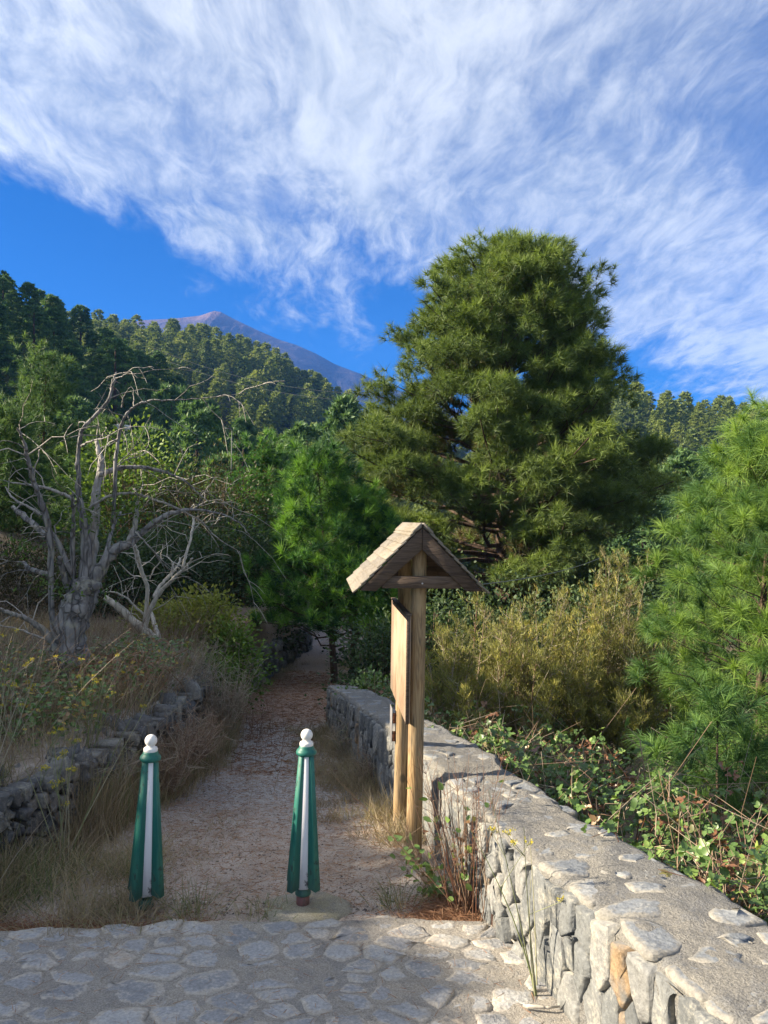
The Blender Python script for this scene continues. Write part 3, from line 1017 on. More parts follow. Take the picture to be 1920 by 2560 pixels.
i, j = np.meshgrid(np.arange(len(ya) - 1), np.arange(nb - 1), indexing='ij')
Q = np.stack([i * nb + j, i * nb + j + 1, (i + 1) * nb + j + 1, (i + 1) * nb + j], -1).reshape(-1, 4)
Geo().add(full.reshape(-1, 3) - WO, None, Q).obj('mortar_cap', M['mortar_wall'], wall, smooth=True)


def face_stones(y0, y1, n, seed, aniso, mat, parent, org, ptf, zbot, ztp, hmin, hmax, gap, name='stone', drop=0.03, depth=0.10, jit=0.05, cr=0.1, f2=0.92, flat=0.7):
    r = np.random.default_rng(seed)
    vmax = 1.0
    hgt = float(np.mean(ztp(np.array([y0, y1])) - zbot(np.array([y0, y1]))))
    pts = relaxed(n, y0, y1, 0, hgt * aniso, 1, seed)
    cnt = 0
    for poly in voronoi(pts, y0, y1, 0, hgt * aniso):
        poly = poly / np.array([1, aniso])
        if r.random() < drop:
            continue
        p, size = rough_poly(poly, gap * r.uniform(0.3, 1.4), r, True, jit, cr)
        if np.ptp(p[:, 0]) < 0.045 or np.ptp(p[:, 1]) < 0.045:
            continue
        h = r.uniform(hmin, hmax)

        def mp(V):
            f = V[:, 1] / hgt
            zz = zbot(V[:, 0]) + f * (ztp(V[:, 0]) - zbot(V[:, 0]))
            return ptf(V[:, 0], zz, V[:, 2])
        g = stone_geo(p, h, depth, r, mp, edge=0.45, flat=flat, rough=0.2, f2=f2)
        c = mp(np.array([[p[:, 0].mean(), p[:, 1].mean(), 0.0]]))[0]
        g.obj(name, mat, parent, smooth=False, origin=c, loc=c - org)
        cnt += 1
    return cnt


zb_wall = lambda y: zpath(y) - 0.04
zt_wall = lambda y: ztop(y) - 0.035
face_stones(1.9, 5.25, 72, 3, 0.50, M['basalt'], wall, WO, wall_pt, zb_wall, zt_wall, 0.006, 0.032, 0.007, depth=0.10)
face_stones(5.27, 8.2, 62, 4, 0.55, M['basalt'], wall, WO, wall_pt, zb_wall, zt_wall, 0.006, 0.03, 0.007)
face_stones(8.2, 11.4, 70, 6, 0.6, M['basalt'], wall, WO, wall_pt, zb_wall, zt_wall, 0.006, 0.03, 0.007)
# flat stones set in the cap
r2 = np.random.default_rng(9)
for (ya0, ya1, nn) in ((1.9, 5.16, 66), (5.4, 11.3, 72)):
    pts = relaxed(nn, ya0, ya1, 0.02, 0.60, 1, int(nn))
    for poly in voronoi(pts, ya0, ya1, 0.0, 0.62):
        if r2.random() < 0.08:
            continue
        p, size = rough_poly(poly, 0.006 + 0.022 * r2.random(), r2, True, 0.07, 0.16)
        lift = r2.normal(-0.0045, 0.003)

        def mp(V, lift=lift):
            th = wthick(V[:, 0]) / 0.62
            zz = ztop(V[:, 0]) + 0.05 * fbm(V[:, 0] * 1.6, V[:, 1] / 0.62 * 1.4, 3, 74) + V[:, 2] + lift
            return wall_pt(V[:, 0], zz, -0.01 - V[:, 1] * th)
        g = stone_geo(p, r2.uniform(0.003, 0.007), 0.03, r2, mp, edge=2.4, flat=0.55, rough=0.2, f2=0.84, h2=0.6, tl=0.02)
        c = mp(np.array([[p[:, 0].mean(), p[:, 1].mean(), 0.0]]))[0]
        g.obj('cap_stone', M['cap'], wall, smooth=True, origin=c, loc=c - WO)

# -- left rubble walls -------------------------------------------------------
LO = np.array([float(xleft(5.6)), 5.6, -2.3])
lwall = thing('rubble_wall', 'low crumbling rubble wall holding up the weedy bank left of the path', 'wall', LO)


def left_pt(y, z, w_out):
    dxy = (xleft(y + 0.2) - xleft(y - 0.2)) / 0.4
    ln = np.sqrt(1 + dxy ** 2)
    return np.stack([xleft(y) + w_out / ln, y - dxy / ln * w_out, z], -1)


def ltop(y):
    return zpath(y) + np.interp(y, HLy, HLz) * np.interp(y, [3, 7, 9, 40], [1.0, 1.0, 0.9, 0.55]) + 0.03


def wall_core(ptf, ylist, zbf, ztf, th, org, parent, name, mat):
    ylist = np.asarray(ylist)
    cor = [ptf(ylist, zbf(ylist), np.full(len(ylist), -0.04)), ptf(ylist, ztf(ylist), np.full(len(ylist), -0.04)),
           ptf(ylist, ztf(ylist), np.full(len(ylist), -th)), ptf(ylist, zbf(ylist), np.full(len(ylist), -th))]
    V = np.stack(cor, 1).reshape(-1, 3)
    Q = []
    for i in range(len(ylist) - 1):
        for a in range(4):
            b = (a + 1) % 4
            Q.append([i * 4 + a, i * 4 + b, (i + 1) * 4 + b, (i + 1) * 4 + a])
    Q += [[3, 2, 1, 0], [(len(ylist) - 1) * 4 + q for q in (0, 1, 2, 3)]]
    Geo().add(V - org, None, Q).obj(name, mat, parent)


wall_core(left_pt, np.arange(3.8, 11.7, 0.2), lambda y: zpath(y) - 0.5, lambda y: ltop(y) - 0.05, 0.35, LO, lwall, 'core', M['core_dark'])
face_stones(3.8, 7.4, 150, 13, 0.8, M['rubble'], lwall, LO, left_pt, lambda y: zpath(y) - 0.03, ltop, 0.0, 0.07, 0.012, depth=0.12, jit=0.07)
face_stones(7.4, 11.6, 140, 14, 0.9, M['rubble'], lwall, LO, left_pt, lambda y: zpath(y) - 0.03, ltop, 0.0, 0.07, 0.012, depth=0.12, jit=0.07)
r3 = np.random.default_rng(19)
for k in range(60):       # loose top course
    y = r3.uniform(3.9, 11.0)
    wv = -r3.uniform(0.0, 0.3)
    s = r3.uniform(0.06, 0.13)
    a = np.sort(r3.uniform(0, 2 * math.pi, 8))
    p = np.stack([np.cos(a), np.sin(a) * 0.8], 1) * s * r3.uniform(0.8, 1.1, (8, 1))
    c = left_pt(np.array([y]), ltop(np.array([y])) - 0.03, np.array([wv]))[0]
    g = stone_geo(p, s * 0.8, 0.05, r3, lambda V: V, edge=0.7, flat=0.55, rough=0.2)
    o = g.obj('coping_stone', M['rubble'], lwall, loc=c - LO)
    o.rotation_euler = (r3.normal(0, 0.2), r3.normal(0, 0.2), r3.uniform(0, 6))

for k in range(16):       # broken near end of the wall
    s = r3.uniform(0.07, 0.13)
    a = np.sort(r3.uniform(0, 2 * math.pi, 8))
    p = np.stack([np.cos(a), np.sin(a) * 0.8], 1) * s * r3.uniform(0.85, 1.1, (8, 1))
    c = left_pt(np.array([3.80 - r3.uniform(0.0, 0.12)]), np.array([float(zpath(3.8)) + 0.03 + 0.42 * (k // 4) / 3.4]), np.array([-0.02 - 0.11 * (k % 4)]))[0]
    g = stone_geo(p, s * 0.8, 0.07, r3, lambda V: V, edge=0.7, flat=0.55, rough=0.2)
    o = g.obj('coping_stone', M['rubble'], lwall, loc=c - LO)
    o.rotation_euler = (R(80) + r3.normal(0, 0.2), r3.normal(0, 0.2), r3.uniform(-0.4, 0.4))

FO = np.array([float(xleft(16)), 16.0, -3.6])
fwall = thing('rubble_wall', 'dark mossy dry-stone kerb wall curving along the far left edge of the path towards the pines', 'wall', FO)
ftop = lambda y: zpath(y) + np.interp(y, [11.5, 14, 20, 30], [0.45, 0.62, 0.70, 0.75])
wall_core(left_pt, np.arange(12.1, 29, 0.5), lambda y: zpath(y) - 0.6, lambda y: ftop(y) - 0.08, 0.5, FO, fwall, 'core', M['core_dark'])
face_stones(12.0, 19.0, 90, 23, 1.0, M['rubble'], fwall, FO, left_pt, lambda y: zpath(y) - 0.03, ftop, 0.0, 0.12, 0.014, depth=0.12, jit=0.08)
face_stones(19.0, 29.0, 80, 24, 1.0, M['rubble'], fwall, FO, left_pt, lambda y: zpath(y) - 0.03, ftop, 0.0, 0.14, 0.016, depth=0.14, jit=0.08)
for k in range(70):
    y = r3.uniform(12.1, 28.5)
    wv = -r3.uniform(-0.03, 0.4)
    s = r3.uniform(0.10, 0.20)
    a = np.sort(r3.uniform(0, 2 * math.pi, 8))
    p = np.stack([np.cos(a), np.sin(a) * 0.8], 1) * s * r3.uniform(0.8, 1.1, (8, 1))
    c = left_pt(np.array([y]), ftop(np.array([y])) - 0.05, np.array([wv]))[0]
    g = stone_geo(p, s * 0.8, 0.06, r3, lambda V: V, edge=0.7, flat=0.55, rough=0.2)
    o = g.obj('coping_stone', M['rubble'], fwall, loc=c - FO)
    o.rotation_euler = (r3.normal(0, 0.2), r3.normal(0, 0.2), r3.uniform(0, 6))

# ------------------------------------------------------------------ pine builder
def base_needles(n, spread, L, W, droop, r, two_seg):
    """one tuft along +Z: returns blade arrays"""
    th = np.abs(r.normal(0, spread, n)) + 0.08
    ph = r.uniform(0, 2 * math.pi, n)
    D = np.stack([np.sin(th) * np.cos(ph), np.sin(th) * np.sin(ph), np.cos(th)], 1)
    B = np.stack([np.zeros(n), np.zeros(n), -r.uniform(0, 0.35, n) * L], 1)
    return B, D, L * r.uniform(0.75, 1.1, n), W


def frames(D, r):
    D = unit(D)
    a = np.where(np.abs(D[:, 2:3]) > 0.9, np.array([[1.0, 0, 0]]), np.array([[0, 0, 1.0]]))
    x = unit(np.cross(a, D))
    y = np.cross(D, x)
    roll = r.uniform(0, 2 * math.pi, len(D))[:, None]
    return x * np.cos(roll) + y * np.sin(roll), -x * np.sin(roll) + y * np.cos(roll), D


def put_tufts(geo, C, D, S, tint, n, L, W, spread, droop, r, two_seg=False, jitter=0.10):
    """needle bursts at C with axis D"""
    X, Y, Z = frames(D, r)
    m = len(C)
    th = np.abs(r.normal(0, spread, (m, n))) + 0.06
    ph = r.uniform(0, 2 * math.pi, (m, n))
    loc = np.stack([np.sin(th) * np.cos(ph), np.sin(th) * np.sin(ph), np.cos(th)], -1)
    dirs = loc[..., :1] * X[:, None] + loc[..., 1:2] * Y[:, None] + loc[..., 2:] * Z[:, None]
    off = -r.uniform(0, 0.45, (m, n, 1)) * L * S[:, None, None]
    B = C[:, None] + Z[:, None] * off
    ln = L * S[:, None] * r.uniform(0.7, 1.1, (m, n))
    tt = np.clip(tint[:, None] + r.normal(0, jitter, (m, n)), 0, 1)
    B, dirs, ln, tt = B.reshape(-1, 3), dirs.reshape(-1, 3), ln.ravel(), tt.ravel()
    if two_seg:
        geo.blades(B, dirs, ln, W, droop, tt)
    else:
        dirs = dirs.copy()
        dirs[:, 2] -= droop * 0.3
        geo.tris(B, dirs, ln, W, tt)


def pine(H, prof, nb, tufts, L, W, nn, seed, trunk_r, spread=0.75, droop=0.3, two_seg=False, rise=0.25, clear=0.12,
         clump=0.28, tint0=0.45, tmix=0.25, brown=0.0, lean=(0, 0), fsel=None, azsel=None, sub=3, dome=0.0, pop=0.0):
    """trunk and boughs, needle bursts in clumps at the bough ends"""
    r = np.random.default_rng(seed)
    wood_g, crown = Geo(), Geo()
    tz = np.linspace(0, 1, 9)
    tx = lean[0] * tz ** 1.3 + np.cumsum(r.normal(0, 0.006 * H, 9)) * tz
    ty = lean[1] * tz ** 1.3 + np.cumsum(r.normal(0, 0.006 * H, 9)) * tz
    tp = np.stack([tx, ty, tz * H * 0.97 - 0.15], 1)
    wood_g.tube(tp, trunk_r * (1 - 0.9 * tz) + 0.01 * trunk_r, 10, rough=0.06)
    Cs, Ds, Ts = [], [], []
    for b in range(nb):
        f = clear + (1 - clear) * ((b + r.uniform(0, 1)) / nb) ** 0.92
        az = b * 2.39996 + r.normal(0, 0.35)
        Rr = prof(f, az) * r.uniform(0.80, 1.06)
        start = np.array([np.interp(max(f - 0.10, 0.03), tz, tx), np.interp(max(f - 0.10, 0.03), tz, ty), max(f - 0.10, 0.03) * H])
        out = np.array([math.cos(az), math.sin(az), 0])
        s = np.linspace(0, 1, 6)
        end_z = (f + 0.01) * H - start[2]
        curve = start + out * (Rr * s)[:, None] + np.array([0, 0, 1.0]) * (end_z * (s ** (1.0 + rise)))[:, None]
        curve[1:-1] += r.normal(0, 0.03 * Rr, (4, 3))
        br = max(0.008, trunk_r * (0.30 if f > 0.3 else 0.36) * (1 - 0.55 * f)) * min(1, Rr * 0.35 + 0.25)
        wood_g.tube(curve, br * (1 - 0.82 * s), 5, cap=False)
        n = max(3, int(tufts * r.uniform(0.7, 1.3) * (0.45 + 0.55 * Rr / max(prof(0.35, 0), 0.1))))
        ncl = max(1, sub + int(r.integers(-1, 2)))
        for q in range(ncl):
            sc_ = r.uniform(0.45, 1.0)
            cc = np.array([np.interp(sc_, s, curve[:, a]) for a in range(3)])
            cl = clump * (0.8 + 0.5 * r.random())
            cc = cc + np.array([-out[1], out[0], 0]) * r.normal(0, 0.9 * cl)
            wood_g.tube(np.stack([np.array([np.interp(max(0, sc_ - 0.2), s, curve[:, a]) for a in range(3)]), cc]), [br * 0.35, br * 0.12], 3, cap=False)
            m = max(2, n // ncl)
            if dome:
                off = unit(r.normal(0, 1, (m, 3)))
                off[:, 2] = np.where(off[:, 2] < -0.25, -off[:, 2] * 0.8, off[:, 2])
                off = off * cl * r.uniform(0.72, 1.05, (m, 1)) * np.array([1.15, 1.15, dome])
            else:
                off = np.clip(r.normal(0, 1, (m, 3)), -1.9, 1.9) * np.array([cl, cl, cl * 0.55])
            C = cc + off
            D = out * 0.55 + np.array([0, 0, 0.75]) + off / cl * 0.45 + r.normal(0, 0.25, (m, 3))
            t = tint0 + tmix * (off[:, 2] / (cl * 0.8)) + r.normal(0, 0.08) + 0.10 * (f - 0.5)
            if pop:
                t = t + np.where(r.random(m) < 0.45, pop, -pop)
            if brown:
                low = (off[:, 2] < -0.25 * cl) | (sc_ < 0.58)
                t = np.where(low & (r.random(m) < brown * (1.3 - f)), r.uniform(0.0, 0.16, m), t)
            Cs.append(C)
            Ds.append(D)
            Ts.append(t)
    # leader
    top = tp[-1]
    Cs.append(top + r.normal(0, 0.4 * clump, (6, 3)) + np.array([0, 0, 0.1 * clump]))
    Ds.append(np.array([[0, 0, 1.0]]) + r.normal(0, 0.35, (6, 3)))
    Ts.append(np.full(6, tint0 + 0.2))
    C, D, T = np.concatenate(Cs), np.concatenate(Ds), np.clip(np.concatenate(Ts), 0, 1)
    S = r.uniform(0.75, 1.2, len(C))
    put_tufts(crown, C, D, S, T, nn, L, W, spread, droop, r, two_seg)
    return wood_g, crown


def place_pine(name, label, loc, wc, needle, group=None, barkm='bark_pine', cat='pine tree'):
    t = thing(name, label, cat, loc, group)
    wc[0].obj('trunk', M[barkm], t, smooth=True)
    wc[1].obj('crown', M[needle], t)
    return t


# ---- the big pine ----
def prof_big(f, az):
    base = np.interp(f, [0.10, 0.2, 0.345, 0.44, 0.53, 0.626, 0.69, 0.766, 0.85, 0.906, 0.96, 1.0], [4.6, 5.2, 5.5, 5.4, 5.0, 4.2, 3.5, 3.2, 3.0, 2.5, 1.5, 0.3])
    lop = 1 + 0.07 * math.sin(az * 2 + f * 9) + 0.06 * math.sin(az * 5 + f * 17)
    side = 1 + 0.10 * sstep(0.66, 0.5, f) - 0.14 * math.cos(az) * float(sstep(0.66, 0.5, f))
    return base * lop * float(side)


bx = P(1262, 1500, 25.0)
gz0 = -4.8
place_pine('pine_tree', 'huge broad pine with a domed olive green crown towering behind the roofed sign post', (bx[0], 25.0, gz0),
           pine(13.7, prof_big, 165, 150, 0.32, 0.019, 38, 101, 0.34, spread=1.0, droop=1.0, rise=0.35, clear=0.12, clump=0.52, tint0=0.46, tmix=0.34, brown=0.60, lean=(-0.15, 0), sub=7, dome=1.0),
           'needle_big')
# bare low boughs of the big pine are part of its trunk mesh; a few lichen-hung dead twigs
# ---- young pines beside the path ----
def prof_cone(rb, pw=0.8, low=0.15):
    def f_(f, az):
        return rb * (max(0.0, 1 - f) ** pw * 0.95 + 0.06) * (0.55 + 0.45 * min(1, f / low)) * (1 + 0.16 * math.sin(az * 3 + f * 11))
    return f_


a1 = P(838, 1718, 17.0)
place_pine('young_pine', 'bright green young pine with a leaning dark trunk, left of its twin by the path', (a1[0], 17.0, -3.72),
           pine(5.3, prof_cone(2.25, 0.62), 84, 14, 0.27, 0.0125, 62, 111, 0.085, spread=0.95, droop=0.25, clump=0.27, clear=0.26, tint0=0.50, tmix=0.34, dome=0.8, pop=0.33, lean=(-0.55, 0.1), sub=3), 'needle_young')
a2 = P(882, 1718, 17.6)
place_pine('young_pine', 'green young pine with a straight brown trunk by the far wall end', (a2[0], 17.6, -3.78),
           pine(4.5, prof_cone(1.95, 0.6), 66, 13, 0.27, 0.0125, 62, 112, 0.10, spread=0.95, droop=0.25, clump=0.27, clear=0.30, tint0=0.48, tmix=0.34, dome=0.8, pop=0.33, lean=(0.15, 0.1), sub=3), 'needle_young')

# ---- right pine group ----
def prof_right(f, az):
    return np.interp(f, [0.05, 0.2, 0.45, 0.7, 0.9, 1.0], [1.15, 1.45, 1.35, 1.0, 0.5, 0.15]) * (1 + 0.16 * math.sin(3 * az + 9 * f))


rp = P(1905, 1400, 8.6)
place_pine('young_pine', 'long-needled light green pine filling the right edge of the view', (rp[0], 8.6, -3.15),
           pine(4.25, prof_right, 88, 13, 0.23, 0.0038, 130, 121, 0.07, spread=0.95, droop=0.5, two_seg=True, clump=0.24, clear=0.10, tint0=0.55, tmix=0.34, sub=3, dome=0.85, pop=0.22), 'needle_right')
rp2 = P(1905, 1000, 12.5)
place_pine('young_pine', 'sunlit yellow-green pine top rising behind the long-needled pine at the right edge', (rp2[0] + 0.55, 12.5, -3.3),
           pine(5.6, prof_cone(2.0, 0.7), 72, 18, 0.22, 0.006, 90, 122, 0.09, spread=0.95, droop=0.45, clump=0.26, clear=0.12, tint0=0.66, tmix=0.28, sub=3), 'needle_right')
rp3 = P(1790, 2000, 6.4)
place_pine('pine_sapling', 'low dark green pine sapling growing out of the brambles below the right pine', (rp3[0], 6.4, -2.95),
           pine(1.55, prof_cone(0.75, 0.5), 24, 7, 0.19, 0.0045, 84, 123, 0.03, spread=0.95, droop=0.5, two_seg=True, clump=0.15, clear=0.15, tint0=0.38, tmix=0.28, sub=2), 'needle_right')

# ---- shaded pines on the left ----
left_pines = [
    (112, 868, 30, -1.2, 2.15, 'tall soft blue-green pine standing in shade behind the dead tree', 201, 0.42),
    (12, 1010, 27, -1.2, 1.9, 'shaded pine cut by the left edge of the photo', 202, 0.40),
    (255, 1040, 33, -1.6, 1.5, 'slim shaded pine just right of the tall blue-green pine, below the pale barrier', 203, 0.36),
    (660, 1095, 29, -4.6, 1.7, 'mid-green conical pine in the hollow left of the path pines', 204, 0.50),
    (590, 1185, 33, -4.6, 1.6, 'small green pine left of the mid-green conical pine in the hollow', 205, 0.46),
]
for (u, v, t, zg, rb, lab, sd, t0) in left_pines:
    c = P(u, v, t)
    place_pine('young_pine', lab, (c[0], t, zg), pine(c[2] - zg, prof_cone(rb, 0.62, 0.2), 66, 20, 0.32, 0.022, 34, sd, 0.10, spread=0.95, droop=0.25, clump=0.30, clear=0.10, tint0=t0, tmix=0.25, sub=3),
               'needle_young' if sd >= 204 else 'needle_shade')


# ------------------------------------------------------------------ forest trees
def forest_tree(seed, H=12.0, Rr=3.2, lumps=58, per=44, leaf=0.62, round_=0.5):
    r = np.random.default_rng(seed)
    g = Geo()
    tr = Geo()
    tr.tube(np.array([[0, 0, -1.0], [0.05, 0.02, H * 0.5], [0, 0, H * 0.9]]), [0.24, 0.17, 0.05], 6)
    for b in range(lumps):
        f = 0.14 + 0.86 * ((b + r.random()) / lumps) ** 0.95
        az = b * 2.4 + r.normal(0, 0.3)
        rad = Rr * ((1 - f) ** round_ * 0.98 + 0.06) * (0.6 + 0.4 * min(1, f / 0.25)) * r.uniform(0.62, 1.08)
        c = np.array([math.cos(az) * rad, math.sin(az) * rad, f * H * 0.97])
        cl = 0.62 * (0.7 + 0.5 * r.random()) * (0.55 + 0.45 * (1 - f))
        off = unit(r.normal(0, 1, (per, 3))) * cl * r.uniform(0.5, 1.05, (per, 1)) * np.array([1.15, 1.15, 0.85])
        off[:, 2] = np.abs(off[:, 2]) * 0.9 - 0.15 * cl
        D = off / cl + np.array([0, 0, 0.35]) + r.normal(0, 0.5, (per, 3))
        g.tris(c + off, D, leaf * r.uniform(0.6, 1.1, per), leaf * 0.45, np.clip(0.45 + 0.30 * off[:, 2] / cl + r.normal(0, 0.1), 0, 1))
    return g, tr


variants = []
for k in range(6):
    g, tr = forest_tree(300 + k, 12.0, [3.0, 3.5, 2.7, 3.9, 3.2, 3.6][k], 66, 50, 0.66, [0.55, 0.45, 0.65, 0.42, 0.5, 0.6][k])
    variants.append((g.mesh('crown', M['needle_far']), tr.mesh('trunk', M['bark_pine'])))
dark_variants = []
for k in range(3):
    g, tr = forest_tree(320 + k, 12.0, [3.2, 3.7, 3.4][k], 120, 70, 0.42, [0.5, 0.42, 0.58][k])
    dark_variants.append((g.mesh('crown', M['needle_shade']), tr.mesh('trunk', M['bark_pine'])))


def forest_thing(name, label, group, loc, s, var, rz):
    t = thing(name, label, 'pine tree', loc, group)
    for nm, me in (('crown', var[0]), ('trunk', var[1])):
        o = bpy.data.objects.new(nm, me)
        COL.objects.link(o)
        o.parent = t
    t.scale = s
    t.rotation_euler = (0, 0, rz)
    return t


def in_view(x, y, m=0.03):
    return abs(x / y) < 0.5 + m


fr_ = np.random.default_rng(77)
n_ind = 0
stuff_pts = []
# left slope: big trees, one by one
Lp = []
for k in range(900):
    y = fr_.uniform(62, 170)
    x = fr_.uniform(-110, -8)
    z = float(hillL(np.array(x), np.array(y)))
    if z < -7 or not in_view(x, y, 0.10):
        continue
    if all((x - a) ** 2 + (y - b) ** 2 > 6.3 ** 2 for a, b in Lp):
        Lp.append((x, y))
for (x, y) in sorted(Lp, key=lambda q: q[1]):
    z = float(hillL(np.array(x), np.array(y)))
    s = fr_.uniform(0.85, 1.2)
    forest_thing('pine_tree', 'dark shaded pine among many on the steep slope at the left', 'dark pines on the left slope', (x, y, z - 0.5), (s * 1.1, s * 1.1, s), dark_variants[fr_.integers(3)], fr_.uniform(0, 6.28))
    n_ind += 1


def scatter_hill(hf, x0, x1, y0, y1, sep, tries, zmin):
    got = []
    cellsz = sep
    grid = {}
    for k in range(tries):
        y = fr_.uniform(y0, y1)
        x = fr_.uniform(x0, x1)
        if not in_view(x, y, 0.05):
            continue
        key = (int(x // cellsz), int(y // cellsz))
        ok = True
        for a in (-1, 0, 1):
            for b in (-1, 0, 1):
                for q in grid.get((key[0] + a, key[1] + b), []):
                    if (q[0] - x) ** 2 + (q[1] - y) ** 2 < sep ** 2:
                        ok = False
        if ok:
            z = float(hf(np.array(x), np.array(y)))
            if z > zmin:
                grid.setdefault(key, []).append((x, y))
                got.append((x, y, z))
    return got


mid = scatter_hill(hillM, -260, 40, 190, 470, 7.2, 9000, -14)
rgt = scatter_hill(hillR, 40, 190, 130, 310, 6.2, 4000, -12)
mid_s = sorted(mid, key=lambda q: q[1])
rgt_s = sorted(rgt, key=lambda q: q[1])


def make_far(lst, n_keep, label, group, smin, smax):
    global n_ind
    # those that show largest stay individuals, the rest goes to one mass
    idx = np.linspace(0, len(lst) - 1, min(n_keep, len(lst))).astype(int) if len(lst) else []
    keep = set(idx.tolist())
    rest = []
    for i, (x, y, z) in enumerate(lst):
        s = fr_.uniform(smin, smax)
        vi = int(fr_.integers(6))
        if i in keep:
            me = variants[vi][0]
            o = bpy.data.objects.new('pine_tree', me)
            COL.objects.link(o)
            o.location = (x, y, z - 1.0)
            o.scale = (s, s, s * fr_.uniform(0.7, 1.1))
            o.rotation_euler = (0, 0, fr_.uniform(0, 6.28))
            tag(o, label, 'pine tree', group)
            n_ind += 1
        else:
            rest.append((x, y, z - 1.0, s, vi))
    return rest


# far wood as one mass where no one could count it
rest = []
print('forest counts', len(Lp), len(mid), len(rgt))
n_left = len(Lp)
budget = max(60, 300 - n_left)
rest += make_far(mid_s, int(budget * 0.72), 'olive green pine in the dense forest on the hillside below the volcano', 'pines on the hillside below the volcano', 0.95, 1.6)
rest += make_far(rgt_s, int(budget * 0.28), 'olive green pine on the low ridge right of the huge pine', 'pines on the ridge at the right', 0.75, 1.2)


def coarse_tree(seed):
    g, _ = forest_tree(seed, 12.0, 3.4, 60, 26, 0.85, 0.5)
    return np.concatenate(g.V), np.concatenate(g.A)


coarse = [coarse_tree(500 + k) for k in range(4)]
mass = Geo()
for (x, y, z, s, vi) in rest:
    V, A = coarse[vi % 4]
    a = fr_.uniform(0, 6.28)
    c_, s_ = math.cos(a), math.sin(a)
    W_ = np.column_stack([(V[:, 0] * c_ - V[:, 1] * s_) * s + x, (V[:, 0] * s_ + V[:, 1] * c_) * s + y, V[:, 2] * s + z])
    mass.add(W_, np.arange(len(V)).reshape(-1, 3), None, np.clip(A + fr_.normal(0, 0.12), 0, 1))
if rest:
    tag(mass.obj('forest', M['needle_far']), 'dense olive green pine forest covering the hillside below the volcano', 'forest', None, 'stuff')

# middle distance pines between the slope and the path
midp = [
    (495, 1000, 78, 5.2, 'round dark pine standing out in front of the forested hillside'),
    (768, 1050, 72, 4.8, 'round dark pine left of the huge pine at the foot of the hillside'),
    (430, 955, 96, 5.5, 'dark pine behind and left of the round dark pine'),
    (610, 1040, 90, 4.5, 'dark pine between the two round dark pines'),
    (380, 1060, 62, 4.2, 'shaded pine below the pale barrier behind the dead tree branches'),
    (560, 1130, 55, 3.6, 'low dark pine below the round dark pine'),
    (700, 1120, 52, 3.4, 'low dark pine below the pine beside the huge tree'),
    (860, 985, 60, 4.0, 'olive pine half hidden by the left flank of the huge pine'),
    (300, 1130, 50, 4.0, 'shaded broad pine behind the drooping dead branches'),
    (205, 1120, 46, 3.6, 'shaded pine behind the trunk of the dead tree'),
    (60, 1180, 40, 3.2, 'shaded low pine behind the left limbs of the dead tree'),
    (1700, 1120, 66, 4.6, 'shaded pine right of the huge pine below the ridge'),
    (1610, 1230, 50, 4.0, 'dark pine half hidden by the right flank of the huge pine'),
    (1560, 1100, 75, 4.5, 'dark pine directly behind the right flank of the huge pine'),
    (1790, 1110, 90, 5.0, 'olive pine below the ridge, left of the pine top at the right edge'),
    (1880, 1150, 70, 4.5, 'olive pine below the ridge, behind the pine top at the right edge'),
]
for (u, v, t, rr, lab) in midp:
    c = P(u, v, t)
    zg = float(np.interp(t, [30, 60, 100], [-6, -9, -12]))
    H = c[2] - zg
    sv_ = H / 12.0
    k = rr / 3.4
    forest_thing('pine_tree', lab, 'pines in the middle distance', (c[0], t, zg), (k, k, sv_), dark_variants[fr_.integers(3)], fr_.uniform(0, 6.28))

# trees above the left bank, outside the picture, that keep the path in shade
shade_row = [(-13.5, 2.3, 4.8), (-13.8, 4.0, 4.9), (-15.5, 5.3, 5.4), (-14.2, 8.2, 6.0), (-16.0, 11.0, 6.6), (-15.0, 13.8, 6.2), (-17, 17.2, 7.0), (-17.5, 21, 7.4), (-14.5, 0.0, 5.0), (-15, -2.6, 5.4)]
for i, (x, y, top) in enumerate(shade_row):
    zg = float(ground_h(np.array(x), np.array(y)))
    H = max(top - zg - 0.2, 3.0)
    k = 1.05
    forest_thing('pine_tree', 'dense pine on the bank left of the path that shades it', 'pines shading the path', (x, y, zg), (k, k, H / 12.0), dark_variants[i % 3], i * 1.3)


